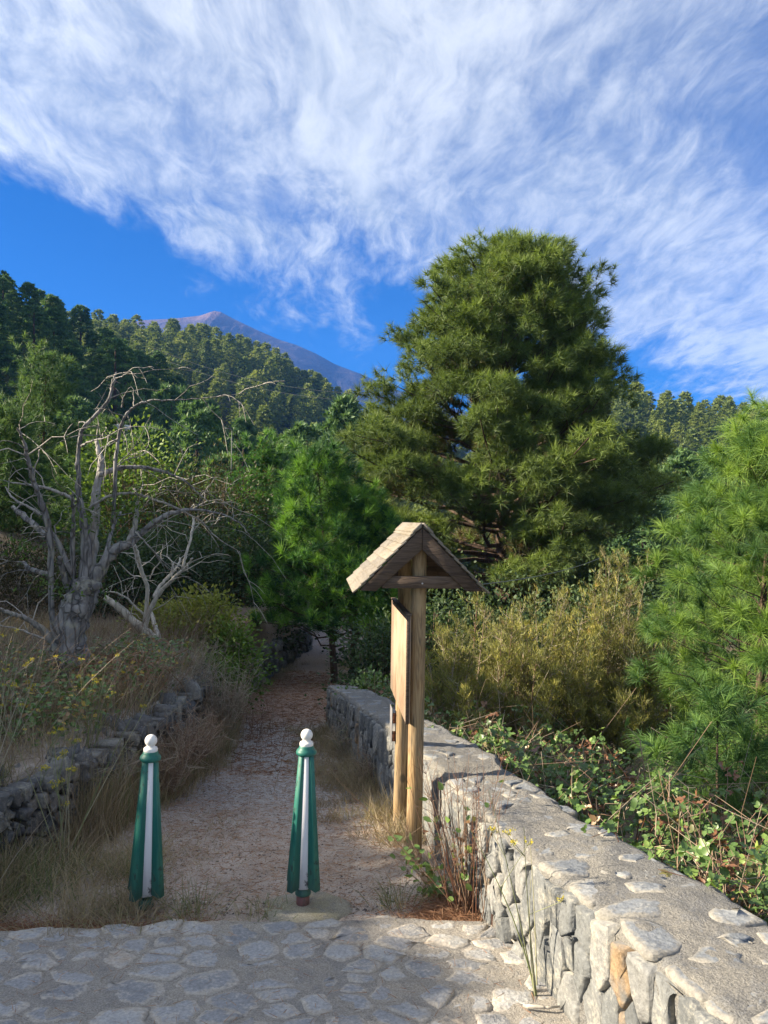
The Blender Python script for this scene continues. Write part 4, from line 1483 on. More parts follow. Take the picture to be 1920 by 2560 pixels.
# ------------------------------------------------------------------ shrubs
def bush(seed, w_, h_, n_cl, per, leaf, kind='leaf', d_=None, up=0.4):
    """leafy shrub: thin stems from the base, leaf clusters through an uneven volume"""
    r = np.random.default_rng(seed)
    g, st = Geo(), Geo()
    d_ = d_ or w_
    th = r.uniform(0, 2 * math.pi, n_cl)
    rad = np.sqrt(r.uniform(0.05, 1, n_cl))
    zf = r.uniform(0.12, 1.0, n_cl)
    lim = np.sqrt(np.clip(1 - (zf - 0.35) ** 2 / 0.50, 0.05, 1))
    C = np.stack([np.cos(th) * rad * lim * w_ / 2, np.sin(th) * rad * lim * d_ / 2, zf * h_ * (0.80 + 0.25 * r.random(n_cl))], 1)
    base = np.stack([r.normal(0, 0.06 * w_, n_cl), r.normal(0, 0.06 * w_, n_cl), np.full(n_cl, -0.05)], 1)
    midp_ = base * 0.4 + C * 0.6 + np.array([0, 0, -0.10 * h_])
    st.strands(np.stack([base, midp_, C], 1), np.array([0.012, 0.008, 0.003]) * h_ * 0.6, r.uniform(0.2, 0.7, n_cl))
    cl = 0.16 * (w_ * h_) ** 0.5
    off = r.normal(0, 1, (n_cl, per, 3)) * cl * np.array([1, 1, 0.75])
    D = off / cl + np.array([0, 0, up]) + r.normal(0, 0.5, off.shape)
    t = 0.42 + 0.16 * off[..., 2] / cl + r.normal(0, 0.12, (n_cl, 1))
    pts_, dr_, tt = (C[:, None] + off).reshape(-1, 3), D.reshape(-1, 3), np.clip(t.ravel(), 0, 1)
    ok = pts_[:, 2] > 0
    pts_, dr_, tt = pts_[ok], dr_[ok], tt[ok]
    if kind == 'leaf':
        N_ = np.array([0, 0, 1.0]) + r.normal(0, 0.6, pts_.shape)
        g.leaves(pts_, dr_, N_, leaf * r.uniform(0.6, 1.1, len(pts_)), leaf * 0.55, tt)
    else:
        g.tris(pts_, dr_, leaf * r.uniform(0.6, 1.2, len(pts_)), leaf * 0.35, tt)
    return g, st


def place_bush(name, label, cat, u, vt, t, zg, wpx, seed, mat, n_cl=120, per=26, leaf=0.09, kind='leaf', group=None):
    c = P(u, vt, t)
    g, st = bush(seed, wpx / FOC * t, c[2] - zg, n_cl, per, leaf, kind)
    o = thing(name, label, cat, (c[0], t, zg), group)
    g.obj('foliage', M[mat], o)
    st.obj('stems', M['stem'], o)
    return o


place_bush('evergreen_shrub', 'dark evergreen shrub mass in the shade left of the path pines', 'shrub', 575, 1330, 21, -3.6, 300, 401, 'leaf_dark', 230, 60, 0.12)
place_bush('evergreen_shrub', 'tall dark brownish evergreen shrub behind the drooping dead branches', 'shrub', 500, 1195, 25, -3.6, 330, 402, 'leaf_brown', 230, 60, 0.14, 'tri')
place_bush('evergreen_shrub', 'dark shrub behind the pale bleached little tree', 'shrub', 430, 1330, 18, -2.6, 260, 403, 'leaf_dark', 170, 50, 0.11)
place_bush('evergreen_shrub', 'dark shrub in deep shade behind the dead tree trunk', 'shrub', 60, 1380, 14, -2.0, 330, 404, 'leaf_brown', 150, 50, 0.09, 'tri')
place_bush('evergreen_shrub', 'dark shrub between the dead tree and the pale little tree', 'shrub', 270, 1350, 16, -2.4, 300, 405, 'leaf_dark', 150, 50, 0.10)
place_bush('leafy_tree', 'pale yellow-green leafy tree behind the arching dead branches', 'tree', 345, 1095, 26, -1.6, 260, 406, 'leaf_light', 170, 30, 0.17)
place_bush('yellow_shrub', 'sunlit yellow-green shrub right of the pale bleached little tree', 'shrub', 505, 1495, 11.5, -1.95, 190, 407, 'leaf_yellow', 110, 34, 0.07)
place_bush('yellow_shrub', 'yellow-green shrub at the foot of the pale bleached little tree', 'shrub', 420, 1520, 12.3, -1.75, 170, 408, 'leaf_yellow', 90, 30, 0.07)
place_bush('green_shrub', 'light green leafy shrub on the bank at the left edge of the path', 'shrub', 585, 1570, 11.0, -2.7, 130, 409, 'leaf_light', 90, 26, 0.075)
place_bush('green_shrub', 'small green shrub under the yellow-green shrub', 'shrub', 530, 1640, 10.4, -2.3, 150, 410, 'leaf_light', 70, 26, 0.06)
place_bush('undergrowth_shrub', 'dark leafy shrub right behind the path end of the stone wall', 'shrub', 960, 1560, 12.6, -3.3, 190, 411, 'leaf_dark', 130, 40, 0.08)
place_bush('undergrowth_shrub', 'dark green shrub behind the two sign posts', 'shrub', 1080, 1510, 13.4, -3.6, 240, 412, 'leaf_dark', 150, 40, 0.085)
place_bush('undergrowth_shrub', 'green broad-leaved shrub hanging over the far end of the wall top', 'shrub', 930, 1690, 10.6, -2.9, 110, 413, 'bramble', 60, 20, 0.07)
place_bush('undergrowth_shrub', 'dark shrub behind the left tree heath bushes', 'shrub', 1240, 1500, 14.0, -4.0, 330, 414, 'leaf_dark', 170, 45, 0.09)
place_bush('undergrowth_shrub', 'dark shrub behind the right tree heath bushes', 'shrub', 1490, 1480, 14.5, -4.2, 380, 415, 'leaf_dark', 190, 45, 0.09)
place_bush('undergrowth_shrub', 'dark shrub behind the long-needled pine at the right', 'shrub', 1720, 1480, 13.5, -4.2, 300, 416, 'leaf_dark', 150, 45, 0.09)
place_bush('undergrowth_shrub', 'dark shrub under the left limbs of the huge pine', 'shrub', 1030, 1400, 22, -4.8, 300, 417, 'leaf_dark', 150, 40, 0.14)
place_bush('undergrowth_shrub', 'dark shrub under the right limbs of the huge pine', 'shrub', 1500, 1400, 23, -4.8, 420, 418, 'leaf_dark', 190, 40, 0.15)


def dry_brush(seed, w_, h_, n):
    r = np.random.default_rng(seed)
    st = Geo()
    az = r.uniform(0, 6.28, n)
    sp_ = np.sqrt(r.uniform(0.0, 1, n)) * w_ * 0.5
    base = np.stack([np.cos(az) * sp_ * 0.35, np.sin(az) * sp_ * 0.35, np.full(n, -0.05)], 1)
    tip = np.stack([np.cos(az) * sp_, np.sin(az) * sp_, h_ * r.uniform(0.45, 1.0, n)], 1)
    s_ = np.linspace(0, 1, 6)[None, :, None]
    c = base[:, None] + (tip - base)[:, None] * s_ + np.cumsum(r.normal(0, 0.018 * w_, (n, 6, 3)), 1)
    st.strands(c, 0.0042 * (1.15 - 0.75 * np.linspace(0, 1, 6)), r.uniform(0.35, 0.85, n))
    m = n * 7
    i, q = r.integers(0, n, m), r.integers(1, 6, m)
    p0 = c[i, q]
    d = unit(np.stack([r.normal(0, 1, m), r.normal(0, 1, m), r.normal(0.4, 0.7, m)], 1)) * r.uniform(0.05, 0.24, m)[:, None]
    st.strands(np.stack([p0, p0 + d * 0.5 + r.normal(0, 0.012, (m, 3)), p0 + d], 1), np.array([0.0026, 0.002, 0.0012]), r.uniform(0.35, 0.9, m))
    return st


for (u, vt, t, zg, wpx, sd, lab) in (
        (455, 1600, 9.3, -2.05, 230, 451, 'grey-brown leafless brush below the yellow-green shrub'),
        (560, 1660, 9.0, -2.35, 170, 452, 'grey leafless brush overhanging the left edge of the path'),
        (370, 1660, 8.2, -1.95, 220, 453, 'brown leafless brush beside the heap of withered fern fronds'),
        (470, 1790, 7.2, -2.20, 200, 454, 'dry leafless brush hiding the rubble wall behind the left bollard'),
        (270, 1590, 9.6, -1.75, 200, 455, 'brown leafless brush between the two dead tree trunks'),
        (535, 1730, 9.6, -2.75, 130, 458, 'dry leafless brush at the foot of the bank beside the small green shrub'),
        (410, 1850, 6.7, -2.35, 170, 459, 'dry brown brush leaning out over the path left of the left bollard top'),
        (250, 1880, 6.1, -2.25, 190, 460, 'dry grey brush growing through the rubble wall near the left edge'),
        (880, 1800, 9.0, -2.80, 110, 456, 'dry leafless brush against the shaded face of the stone wall'),
        (930, 1900, 7.6, -2.60, 110, 457, 'dark dry brush at the wall foot left of the sign posts')):
    c = P(u, vt, t)
    o = thing('dry_brush', lab, 'shrub', (c[0], t, zg), 'leafless dry brush along the path')
    dry_brush(sd, wpx / FOC * t, c[2] - zg, 95 if sd not in (456, 457) else 60).obj('twigs', M['stem'], o)


# tree heath: upright feathery sprays
def heath(seed, w_, h_, n_stems, sprays, per):
    r = np.random.default_rng(seed)
    g, st = Geo(), Geo()
    az = r.uniform(0, 2 * math.pi, n_stems)
    sp_ = np.sqrt(r.uniform(0.02, 1, n_stems)) * w_ * 0.5
    hh = h_ * r.uniform(0.55, 1.0, n_stems) * np.sqrt(np.clip(1 - 0.55 * (sp_ / (w_ * 0.5)) ** 2, 0.2, 1))
    base = np.stack([np.cos(az) * sp_ * 0.25, np.sin(az) * sp_ * 0.25, np.full(n_stems, -0.05)], 1)
    tip = np.stack([np.cos(az) * sp_, np.sin(az) * sp_, hh], 1)
    m1 = base + (tip - base) * 0.45 + r.normal(0, 0.05 * w_, (n_stems, 3))
    st.strands(np.stack([base, m1, tip], 1), np.array([0.014, 0.009, 0.002]), r.uniform(0.35, 0.95, n_stems), 4)
    # side sprays along the upper two thirds
    f = r.uniform(0.34, 1.0, (n_stems, sprays))
    seg = np.where(f[..., None] < 0.45, base[:, None] + (m1 - base)[:, None] * (f / 0.45)[..., None],
                   m1[:, None] + (tip - m1)[:, None] * ((f - 0.45) / 0.55)[..., None])
    d0 = unit(np.stack([r.normal(0, 1, f.shape), r.normal(0, 1, f.shape), r.uniform(0.5, 1.5, f.shape)], -1))
    ln = r.uniform(0.14, 0.34, f.shape) * (1.15 - 0.5 * f) * (h_ / 2.3)
    e = seg + d0 * ln[..., None]
    midq = (seg + e) / 2 + np.array([0, 0, -0.02])
    S = np.stack([seg, midq, e], 2).reshape(-1, 3, 3)
    st.strands(S, np.array([0.0045, 0.003, 0.0012]), r.uniform(0.4, 1.0, len(S)))
    # tiny upright leaf plumes on every spray
    q = r.uniform(0.15, 1.05, (len(S), per))
    pos = S[:, 0][:, None] + (S[:, 2] - S[:, 0])[:, None] * q[..., None] + r.normal(0, 0.018, (len(S), per, 3))
    dd_ = unit((S[:, 2] - S[:, 0]))[:, None] * 0.6 + np.array([0, 0, 0.55]) + r.normal(0, 0.38, pos.shape)
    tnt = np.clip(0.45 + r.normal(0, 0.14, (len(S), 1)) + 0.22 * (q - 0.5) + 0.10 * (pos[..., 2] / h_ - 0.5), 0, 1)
    g.tris(pos.reshape(-1, 3), dd_.reshape(-1, 3), r.uniform(0.035, 0.075, pos.shape[0] * per), 0.010, tnt.ravel())
    return g, st


heaths = [
    (1112, 1500, 8.6, -2.75, 150, 'slim dry tree heath bush just right of the sign post', 501, 9),
    (1215, 1440, 9.4, -2.95, 260, 'golden brown tree heath bush, leftmost of the three broad ones', 502, 26),
    (1370, 1420, 10.0, -3.1, 300, 'golden green tree heath bush with a thin dark stem, between its two neighbours', 503, 30),
    (1545, 1360, 10.4, -3.2, 300, 'tallest golden tree heath bush, next to the long-needled pine', 504, 34),
    (1300, 1590, 8.8, -2.85, 260, 'low olive tree heath bush in front of the golden ones', 505, 18),
    (1520, 1580, 9.2, -3.0, 280, 'low dark olive tree heath bush below the tallest golden one', 506, 20),
    (1195, 1690, 7.6, -2.65, 90, 'small bright green tree heath sprig rising from the brambles', 507, 7),
]
for (u, v, t, zg, wpx, lab, sd, ns) in heaths:
    c = P(u, v, t)
    g, st = heath(sd, wpx / FOC * t, c[2] - zg, ns, 34, 22)
    o = thing('tree_heath', lab, 'shrub', (c[0], t, zg), 'tree heath bushes beyond the wall')
    g.obj('foliage', M['heath'], o)
    st.obj('stems', M['stem'], o)


# brambles beyond the wall
def bramble_bank():
    r = np.random.default_rng(601)
    lv, st = Geo(), Geo()
    n = 620
    y = r.uniform(2.2, 11.0, n)
    d = r.gamma(1.7, 0.42, n)
    x = xwall(y) + wthick(y) + 0.03 + d
    zg = ground_h(x, y)
    top = np.minimum(ztop(y) + 0.10 - 0.10 * d + r.normal(0, 0.10, n), zg + 1.4)
    hh = np.clip(top - zg, 0.25, 1.3)
    az = r.uniform(0, 2 * math.pi, n)
    reach = r.uniform(0.15, 0.55, n)
    k = 7
    s = np.linspace(0, 1, k)
    base = np.stack([x, y, zg - 0.05], 1)
    out = np.stack([np.cos(az), np.sin(az), np.zeros(n)], 1)
    C = base[:, None] + out[:, None] * (reach[:, None] * s ** 1.4)[..., None]
    C[..., 2] += hh[:, None] * (1.5 * s - 0.62 * s ** 2.2)[None] / 0.95
    C += r.normal(0, 0.02, C.shape)
    # canes stay on their side of the wall
    lim = xwall(np.clip(C[..., 1], 0.5, 11.5)) + wthick(C[..., 1]) - 0.06
    C[..., 0] = np.where((C[..., 0] < lim) & (C[..., 2] < ztop(C[..., 1]) + 0.02), lim + 0.03, C[..., 0])
    st.strands(C, 0.0050 * (1.15 - 0.8 * s), r.uniform(0.0, 0.9, n))
    e_ = C[:, 4] + 0
    st.strands(np.stack([e_, e_ + r.normal(0, 0.10, (n, 3)) + np.array([0, 0, 0.10]), e_ + r.normal(0, 0.20, (n, 3)) + np.array([0, 0, 0.12])], 1), np.array([0.003, 0.0025, 0.0018]), r.uniform(0.4, 0.85, n))
    per = 15
    q = r.uniform(0.25, 1.0, (n, per))
    ii = np.clip((q * (k - 1)).astype(int), 0, k - 2)
    fr2 = q * (k - 1) - ii
    ar = np.arange(n)[:, None]
    pos = C[ar, ii] * (1 - fr2[..., None]) + C[ar, ii + 1] * fr2[..., None]
    dead = (r.random((n, 1)) < 0.13) * np.ones((1, per))
    pet = unit(np.stack([r.normal(0, 1, q.shape), r.normal(0, 1, q.shape), r.uniform(-0.2, 0.8, q.shape)], -1)) * r.uniform(0.02, 0.07, q.shape)[..., None]
    c0 = (pos + pet).reshape(-1, 3)
    m = len(c0)
    ax = unit(pet.reshape(-1, 3) + r.normal(0, 0.03, (m, 3)))
    nrm = unit(np.array([-0.25, -0.15, 1.0]) + r.normal(0, 0.45, (m, 3)))
    tnt = np.where(dead.ravel() > 0, r.uniform(0, 0.14, m), np.clip(r.normal(0.55, 0.16, m), 0.24, 0.92))
    tnt = np.where(r.random(m) < 0.012, 0.98, tnt)
    sz = r.uniform(0.028, 0.058, m)
    side = unit(np.cross(ax, nrm))
    for k3, (wa, ws, sc) in enumerate(((1.0, 0.0, 1.0), (0.15, 0.9, 0.78), (0.15, -0.9, 0.78))):
        dv = unit(ax * wa + side * ws)
        lv.leaves(c0, dv, nrm, sz * sc, sz * sc * 0.78, tnt, 0.3)
    return lv, st


lv, st = bramble_bank()
bram = lv.obj('bramble_thicket', M['bramble'])
tag(bram, 'tangle of green bramble leaves and dry canes covering the ground beyond the stone wall', 'brambles', None, 'stuff')
sto = st.obj('bramble_canes', M['stem'], bram)
tag(sto, kind='stuff')

# broad-leaved saplings standing out of the brambles
def lobed_plant(seed, h_, n, leaf, lean):
    r = np.random.default_rng(seed)
    st, lf = Geo(), Geo()
    s = np.linspace(0, 1, 7)
    cur = np.stack([lean[0] * s ** 1.2, lean[1] * s ** 1.2, h_ * s], 1)
    st.tube(cur, 0.010 * (1 - 0.7 * s), 6)
    for k in range(n):
        q = r.uniform(0.35, 1.0)
        p0 = np.array([np.interp(q, s, cur[:, a]) for a in range(3)])
        d = unit(np.array([r.normal(0, 1), r.normal(0, 1), 0.45]))
        e = p0 + d * r.uniform(0.08, 0.16)
        st.tube(np.stack([p0, e]), [0.003, 0.002], 4, cap=False)
        nrm = unit(np.array([-0.3, -0.2, 1.0]) + r.normal(0, 0.35, 3))
        ax = unit(d - nrm * np.dot(d, nrm))
        sd = np.cross(ax, nrm)
        for ang, sc in ((0, 1), (0.75, 0.85), (-0.75, 0.85), (1.5, 0.6), (-1.5, 0.6)):
            dv = ax * math.cos(ang) + sd * math.sin(ang)
            lf.leaves(e[None], dv[None], nrm[None], leaf * sc, leaf * sc * 0.5, 0.48 + r.normal(0, 0.06))
    return st, lf


for (u, v, t, sd, lab, h_) in ((1600, 1850, 5.4, 611, 'lobed-leaf sapling with grey-green leaves standing above the brambles', 1.0),
                               (1890, 1930, 4.6, 612, 'thin leafy sapling leaning in at the right edge above the brambles', 0.95)):
    c = P(u, v, t)
    o = thing('sapling', lab, 'plant', (c[0] + 0.12, t, c[2] - h_))
    st, lf = lobed_plant(sd, h_, 15 if sd == 611 else 20, 0.085 if sd == 611 else 0.05, (-0.12, 0.0) if sd == 611 else (0.25, 0))
    st.obj('stem', M['stem'], o)
    lf.obj('leaves', M['leaf_light'], o)

# ------------------------------------------------------------------ dead tree and bleached little tree
def limb_set(limbs, t0, sc, off, org, seed, dep):
    r = np.random.default_rng(seed)
    g = Geo()
    nodes = []
    for (pl_, tn) in limbs:
        a = np.array(pl_, float)
        d1_, d2_ = r.normal(0, dep), r.normal(0, dep)
        k = len(a)
        # resample smoothly
        s0 = np.linspace(0, 1, k)
        n = (k - 1) * 5 + 1
        s1 = np.linspace(0, 1, n)
        u = np.interp(s1, s0, a[:, 0])
        v = np.interp(s1, s0, a[:, 1])
        rr = np.interp(s1, s0, a[:, 2])
        ker = np.array([1, 2, 3, 2, 1]) / 9.0
        for arr in (u, v):
            pad = np.concatenate([[2 * arr[0] - arr[2], 2 * arr[0] - arr[1]], arr, [2 * arr[-1] - arr[-2], 2 * arr[-1] - arr[-3]]])
            arr[:] = np.convolve(pad, ker, 'valid')
        dpt = t0 + (d1_ * s1 + d2_ * s1 ** 2) * (0 if tn == 'trunk' else 1)
        pts_ = np.array([P(off[0] + uu * sc, off[1] + vv * sc, tt) for uu, vv, tt in zip(u, v, dpt)])
        rad = rr * sc / FOC * dpt * (1.0 if tn == 'trunk' else 0.82)
        pts_ = pts_ + r.normal(0, 0.004, pts_.shape)
        g.tube(pts_ - org, rad * (1 + r.normal(0, 0.05, n)), 12 if rad.max() > 0.05 else 7, tint=0.8 if tn == 'pale' else 0.4, rough=0.09 if rad.max() > 0.05 else 0.05)
        nodes.append((pts_, rad))
    return g, nodes


def twigs(nodes, org, n, lmin, lmax, seed, droop=0.35, tint=0.5, rmin=0.0):
    r = np.random.default_rng(seed)
    Ps, Rs, Ts = [], [], []
    wts = np.array([len(p) * (1 if rd.max() < 0.06 else 0.6) for p, rd in nodes], float)
    wts /= wts.sum()
    for _ in range(n):
        pts_, rad = nodes[r.choice(len(nodes), p=wts)]
        i = r.integers(len(pts_) // 4, len(pts_))
        p0 = pts_[min(i, len(pts_) - 1)]
        tg = unit(pts_[min(i, len(pts_) - 1)] - pts_[max(i - 2, 0)])
        d = unit(tg * r.uniform(0.0, 0.9) + np.array([r.normal(0.10, 0.7), r.normal(0, 0.7), r.normal(0.35, 0.6)]))
        L_ = r.uniform(lmin, lmax)
        s = np.linspace(0, 1, 6)[:, None]
        side = r.normal(0, 0.16, 3)
        kink = np.cumsum(r.normal(0, 0.035, (6, 3)), 0) * L_
        kink[0] = 0
        c = p0 + d * L_ * s + side * L_ * s ** 2 - np.array([0, 0, droop * L_]) * s ** 2 + kink
        Ps.append(c)
        Rs.append(np.linspace(min(0.0095, max(0.0045, rad[i] * 0.5)), 0.0022, 6))
        Ts.append(tint + r.normal(0, 0.15))
        # side twiglets
        for _k in range(r.integers(0, 3)):
            q = r.integers(2, 5)
            dd_ = unit(d + r.normal(0, 0.8, 3))
            l2 = L_ * r.uniform(0.2, 0.5)
            Ps.append(c[q] + dd_ * l2 * s - np.array([0, 0, droop * l2]) * s ** 2)
            Rs.append(np.linspace(0.0042, 0.0018, 6))
            Ts.append(tint + r.normal(0, 0.15))
    g = Geo()
    g.strands(np.array(Ps) - org, np.array(Rs), np.clip(np.array(Ts), 0, 1))
    return g


DT = 8.1
SCF = 0.3857
limbs = [
    ([(452, 2080, 150), (446, 1960, 118), (440, 1800, 108), (490, 1630, 100), (545, 1500, 92), (600, 1420, 62)], 'trunk'),
    ([(585, 1480, 55), (690, 1285, 46), (780, 1205, 40), (850, 1190, 30), (930, 1100, 26), (1060, 1010, 20), (1200, 970, 13), (1330, 975, 9), (1450, 1000, 7), (1560, 1060, 5), (1620, 1140, 3)], 'grey'),
    ([(545, 1520, 58), (560, 1250, 42), (545, 1050, 32), (510, 900, 22), (505, 700, 18), (515, 500, 16), (545, 430, 15), (640, 340, 13), (710, 250, 12), (735, 160, 10), (755, 80, 6)], 'grey'),
    ([(745, 120, 5), (790, 105, 4), (832, 78, 2)], 'grey'),
    ([(350, 1900, 26), (330, 1450, 22), (330, 1200, 25), (300, 1000, 25), (260, 900, 22), (220, 790, 20), (190, 690, 18), (170, 580, 14), (140, 490, 10), (108, 440, 6)], 'grey'),
    ([(310, 1150, 26), (200, 1050, 24), (130, 990, 22), (85, 955, 15)], 'grey'),
    ([(485, 915, 15), (400, 860, 13), (270, 820, 11), (160, 805, 9), (72, 790, 5)], 'pale'),
    ([(305, 1035, 13), (200, 960, 11), (120, 920, 9), (70, 880, 7), (38, 825, 4)], 'pale'),
    ([(575, 1430, 50), (600, 1250, 38), (612, 1000, 36), (620, 850, 33), (650, 740, 30), (660, 650, 24), (640, 590, 19), (630, 530, 15)], 'pale'),
    ([(735, 1050, 18), (745, 700, 16), (760, 550, 14), (780, 440, 13), (810, 360, 11), (880, 290, 9), (980, 260, 7), (1170, 262, 5), (1350, 245, 3), (1600, 210, 2)], 'grey'),
    ([(640, 745, 22), (760, 700, 20), (900, 690, 16), (1050, 720, 12), (1180, 770, 9), (1270, 850, 6), (1362, 930, 3)], 'grey'),
    ([(575, 960, 12), (720, 870, 11), (850, 860, 11), (950, 890, 10), (1080, 930, 9), (1200, 985, 8), (1300, 1040, 6), (1400, 1150, 5), (1530, 1230, 2)], 'pale'),
    ([(835, 1190, 26), (880, 1060, 20), (890, 940, 16), (870, 835, 12)], 'pale'),
    ([(330, 1400, 20), (280, 1380, 20), (200, 1360, 19), (165, 1330, 16), (150, 1308, 11)], 'grey'),
    ([(380, 1880, 34), (320, 1790, 30), (250, 1720, 25), (150, 1660, 20), (60, 1640, 17), (-20, 1610, 13)], 'pale'),
    ([(340, 1830, 10), (150, 1750, 8), (-10, 1715, 5)], 'pale'),
    ([(670, 1330, 22), (720, 1100, 15), (805, 945, 7)], 'grey'),
    ([(470, 1400, 26), (380, 1190, 18), (300, 1060, 12), (260, 1000, 8)], 'grey'),
    ([(790, 310, 7), (800, 240, 5), (845, 175, 2)], 'grey'),
    ([(470, 1500, 24), (470, 1200, 20), (480, 1000, 14), (470, 860, 8)], 'grey'),
    ([(450, 1500, 30), (390, 1300, 20), (385, 1280, 16)], 'grey'),
    ([(530, 560, 9), (590, 525, 8), (660, 510, 6), (716, 492, 3)], 'grey'),
    ([(750, 690, 5), (850, 590, 4), (920, 480, 3), (980, 355, 2)], 'grey'),
    ([(760, 690, 5), (830, 640, 5), (900, 625, 4), (940, 605, 2)], 'pale'),
    ([(880, 1110, 7), (960, 1200, 6), (1040, 1290, 5), (1095, 1360, 3)], 'pale'),
]
dorg = P(174, 1690, DT)
dt = thing('dead_tree', 'gnarled grey dead tree with a cracked trunk and tangled drooping branches on the left bank', 'tree', dorg)
g, nodes = limb_set(limbs, DT, SCF, (0, 900), dorg, 701, 0.45)
g.obj('trunk', M['bark_dead'], dt, smooth=True)
twigs(nodes[1:], dorg, 110, 0.25, 0.95, 702, 0.34, 0.85).obj('branches', M['bark_dead'], dt)
# a few living sprigs
r7 = np.random.default_rng(703)
lg = Geo()
for (cu, cv, n) in ((150, 1230, 26), (130, 1180, 20), (420, 1020, 40), (500, 1480, 46), (330, 1440, 30), (820, 960, 30), (700, 920, 26), (950, 830, 30), (590, 1010, 20), (870, 930, 20), (610, 1500, 20)):
    c = P(cu * SCF, 900 + cv * SCF, DT + r7.normal(0, 0.15))
    nn_ = n * 3
    off = r7.normal(0, 1, (nn_, 3)) * np.array([0.11, 0.11, 0.07])
    dv = np.stack([r7.normal(0, 1, nn_), r7.normal(0, 1, nn_), r7.normal(-0.5, 0.4, nn_)], 1)
    lg.leaves(c + off - dorg, dv, np.array([0, 0, 1.0]) + r7.normal(0, 0.4, (nn_, 3)), r7.uniform(0.04, 0.075, nn_), 0.022, np.clip(r7.normal(0.35, 0.18, nn_), 0, 1))
lg.obj('foliage', M['leaf_light'], dt)

PT = 10.6
plimbs = [
    ([(930, 1860, 22), (945, 1680, 20), (1000, 1560, 18), (1060, 1480, 16), (1150, 1390, 14), (1210, 1340, 11), (1250, 1280, 7)], 'pale'),
    ([(1180, 1355, 13), (1205, 1260, 11), (1240, 1150, 10), (1256, 1015, 9)], 'pale'),
    ([(940, 1700, 18), (960, 1480, 16), (920, 1380, 18), (890, 1270, 18), (870, 1200, 15)], 'pale'),
    ([(1000, 1540, 16), (1025, 1480, 14), (1080, 1420, 13), (1160, 1330, 9), (1166, 1280, 6)], 'pale'),
    ([(1035, 1850, 38), (960, 1770, 35), (850, 1680, 30), (770, 1600, 28), (680, 1540, 20)], 'grey'),
    ([(1030, 1810, 22), (1000, 1700, 18), (960, 1600, 15)], 'pale'),
    ([(925, 1650, 10), (830, 1545, 8), (740, 1500, 7), (680, 1510, 4)], 'pale'),
    ([(970, 1420, 6), (1000, 1350, 5), (1060, 1280, 3)], 'pale'),
    ([(930, 1400, 6), (850, 1400, 5), (770, 1310, 3)], 'pale'),
]
porg = P(372, 1620, PT)
pt = thing('dead_tree', 'small bleached white dead tree with forked branches behind the gnarled dead tree', 'tree', porg)
g, pnodes = limb_set(plimbs, PT, SCF, (0, 900), porg, 711, 0.25)
g.obj('trunk', M['bark_pale'], pt, smooth=True)
twigs(pnodes, porg, 34, 0.3, 0.9, 712, 0.35, 0.85).obj('branches', M['bark_pale'], pt)

# ------------------------------------------------------------------ grass, weeds, litter
def tuft_points(r, n, x, y, sx, sy):
    X = r.normal(x, sx, n)
    Y = r.normal(y, sy, n)
    return X, Y


def grass_field(seed, n, region, hmin, hmax, wd, tlo, thi, bend=0.5, lean=0.45, clumps=60, spread=0.07):
    r = np.random.default_rng(seed)
    cx, cy = region(r, clumps)
    k = r.integers(0, clumps, n)
    x = cx[k] + r.normal(0, spread, n)
    y = cy[k] + r.normal(0, spread, n)
    z = ground_h(x, y) - 0.015
    ch = r.uniform(hmin, hmax, clumps)
    ct = r.uniform(tlo, thi, clumps)
    ln = ch[k] * r.uniform(0.45, 1.1, n)
    D = np.stack([r.normal(0, lean, n), r.normal(0, lean, n), np.ones(n)], 1)
    return np.stack([x, y, z], 1), D, ln, wd, bend * r.uniform(0.1, 1.2, n), np.clip(ct[k] + r.normal(0, 0.1, n), 0, 1)


gr = Geo()


def reg_left_verge(r, n):
    y = r.uniform(4.55, 11.5, n)
    return xleft(y) + np.abs(r.normal(0.0, 0.12, n)) + 0.03, y


def reg_left_wall(r, n):
    y = r.uniform(5.4, 10.5, n)
    return xleft(y) + np.abs(r.normal(0.03, 0.08, n)), y


def reg_left_front(r, n):
    y = r.uniform(4.3, 5.3, n)
    return r.uniform(-3.1, -1.35, n), y


def reg_right_verge(r, n):
    y = r.uniform(5.6, 11.0, n)
    return xwall(y) - np.abs(r.normal(0.0, 0.22, n)) - 0.04, y


def reg_bank(r, n):
    y = r.uniform(5.0, 13.0, n)
    return xleft(y) - r.uniform(0.05, 3.6, n), y


def reg_far_verge(r, n):
    y = r.uniform(12, 24, n)
    return np.where(r.random(n) < 0.6, xleft(y) + np.abs(r.normal(0.1, 0.2, n)), np.interp(y, YC, XC) + 0.95 + r.normal(0, 0.15, n)), y


gr.blades(*grass_field(801, 8000, reg_left_verge, 0.12, 0.42, 0.0042, 0.15, 0.85, 0.6, 0.42, 170, 0.08))
gr.blades(*grass_field(807, 15000, reg_left_wall, 0.30, 0.72, 0.0040, 0.15, 0.95, 0.5, 0.22, 190, 0.09))
gr.blades(*grass_field(802, 7500, reg_left_front, 0.12, 0.42, 0.0038, 0.25, 0.95, 0.8, 0.6, 85, 0.08))
gr.blades(*grass_field(803, 7500, reg_right_verge, 0.10, 0.42, 0.0040, 0.1, 0.75, 0.7, 0.5, 110, 0.07))
gr.blades(*grass_field(804, 15000, reg_bank, 0.15, 0.60, 0.0050, 0.0, 0.75, 0.5, 0.45, 170, 0.14))
gr.blades(*grass_field(805, 3000, reg_far_verge, 0.10, 0.30, 0.0060, 0.1, 0.9, 0.5, 0.5, 90, 0.10))
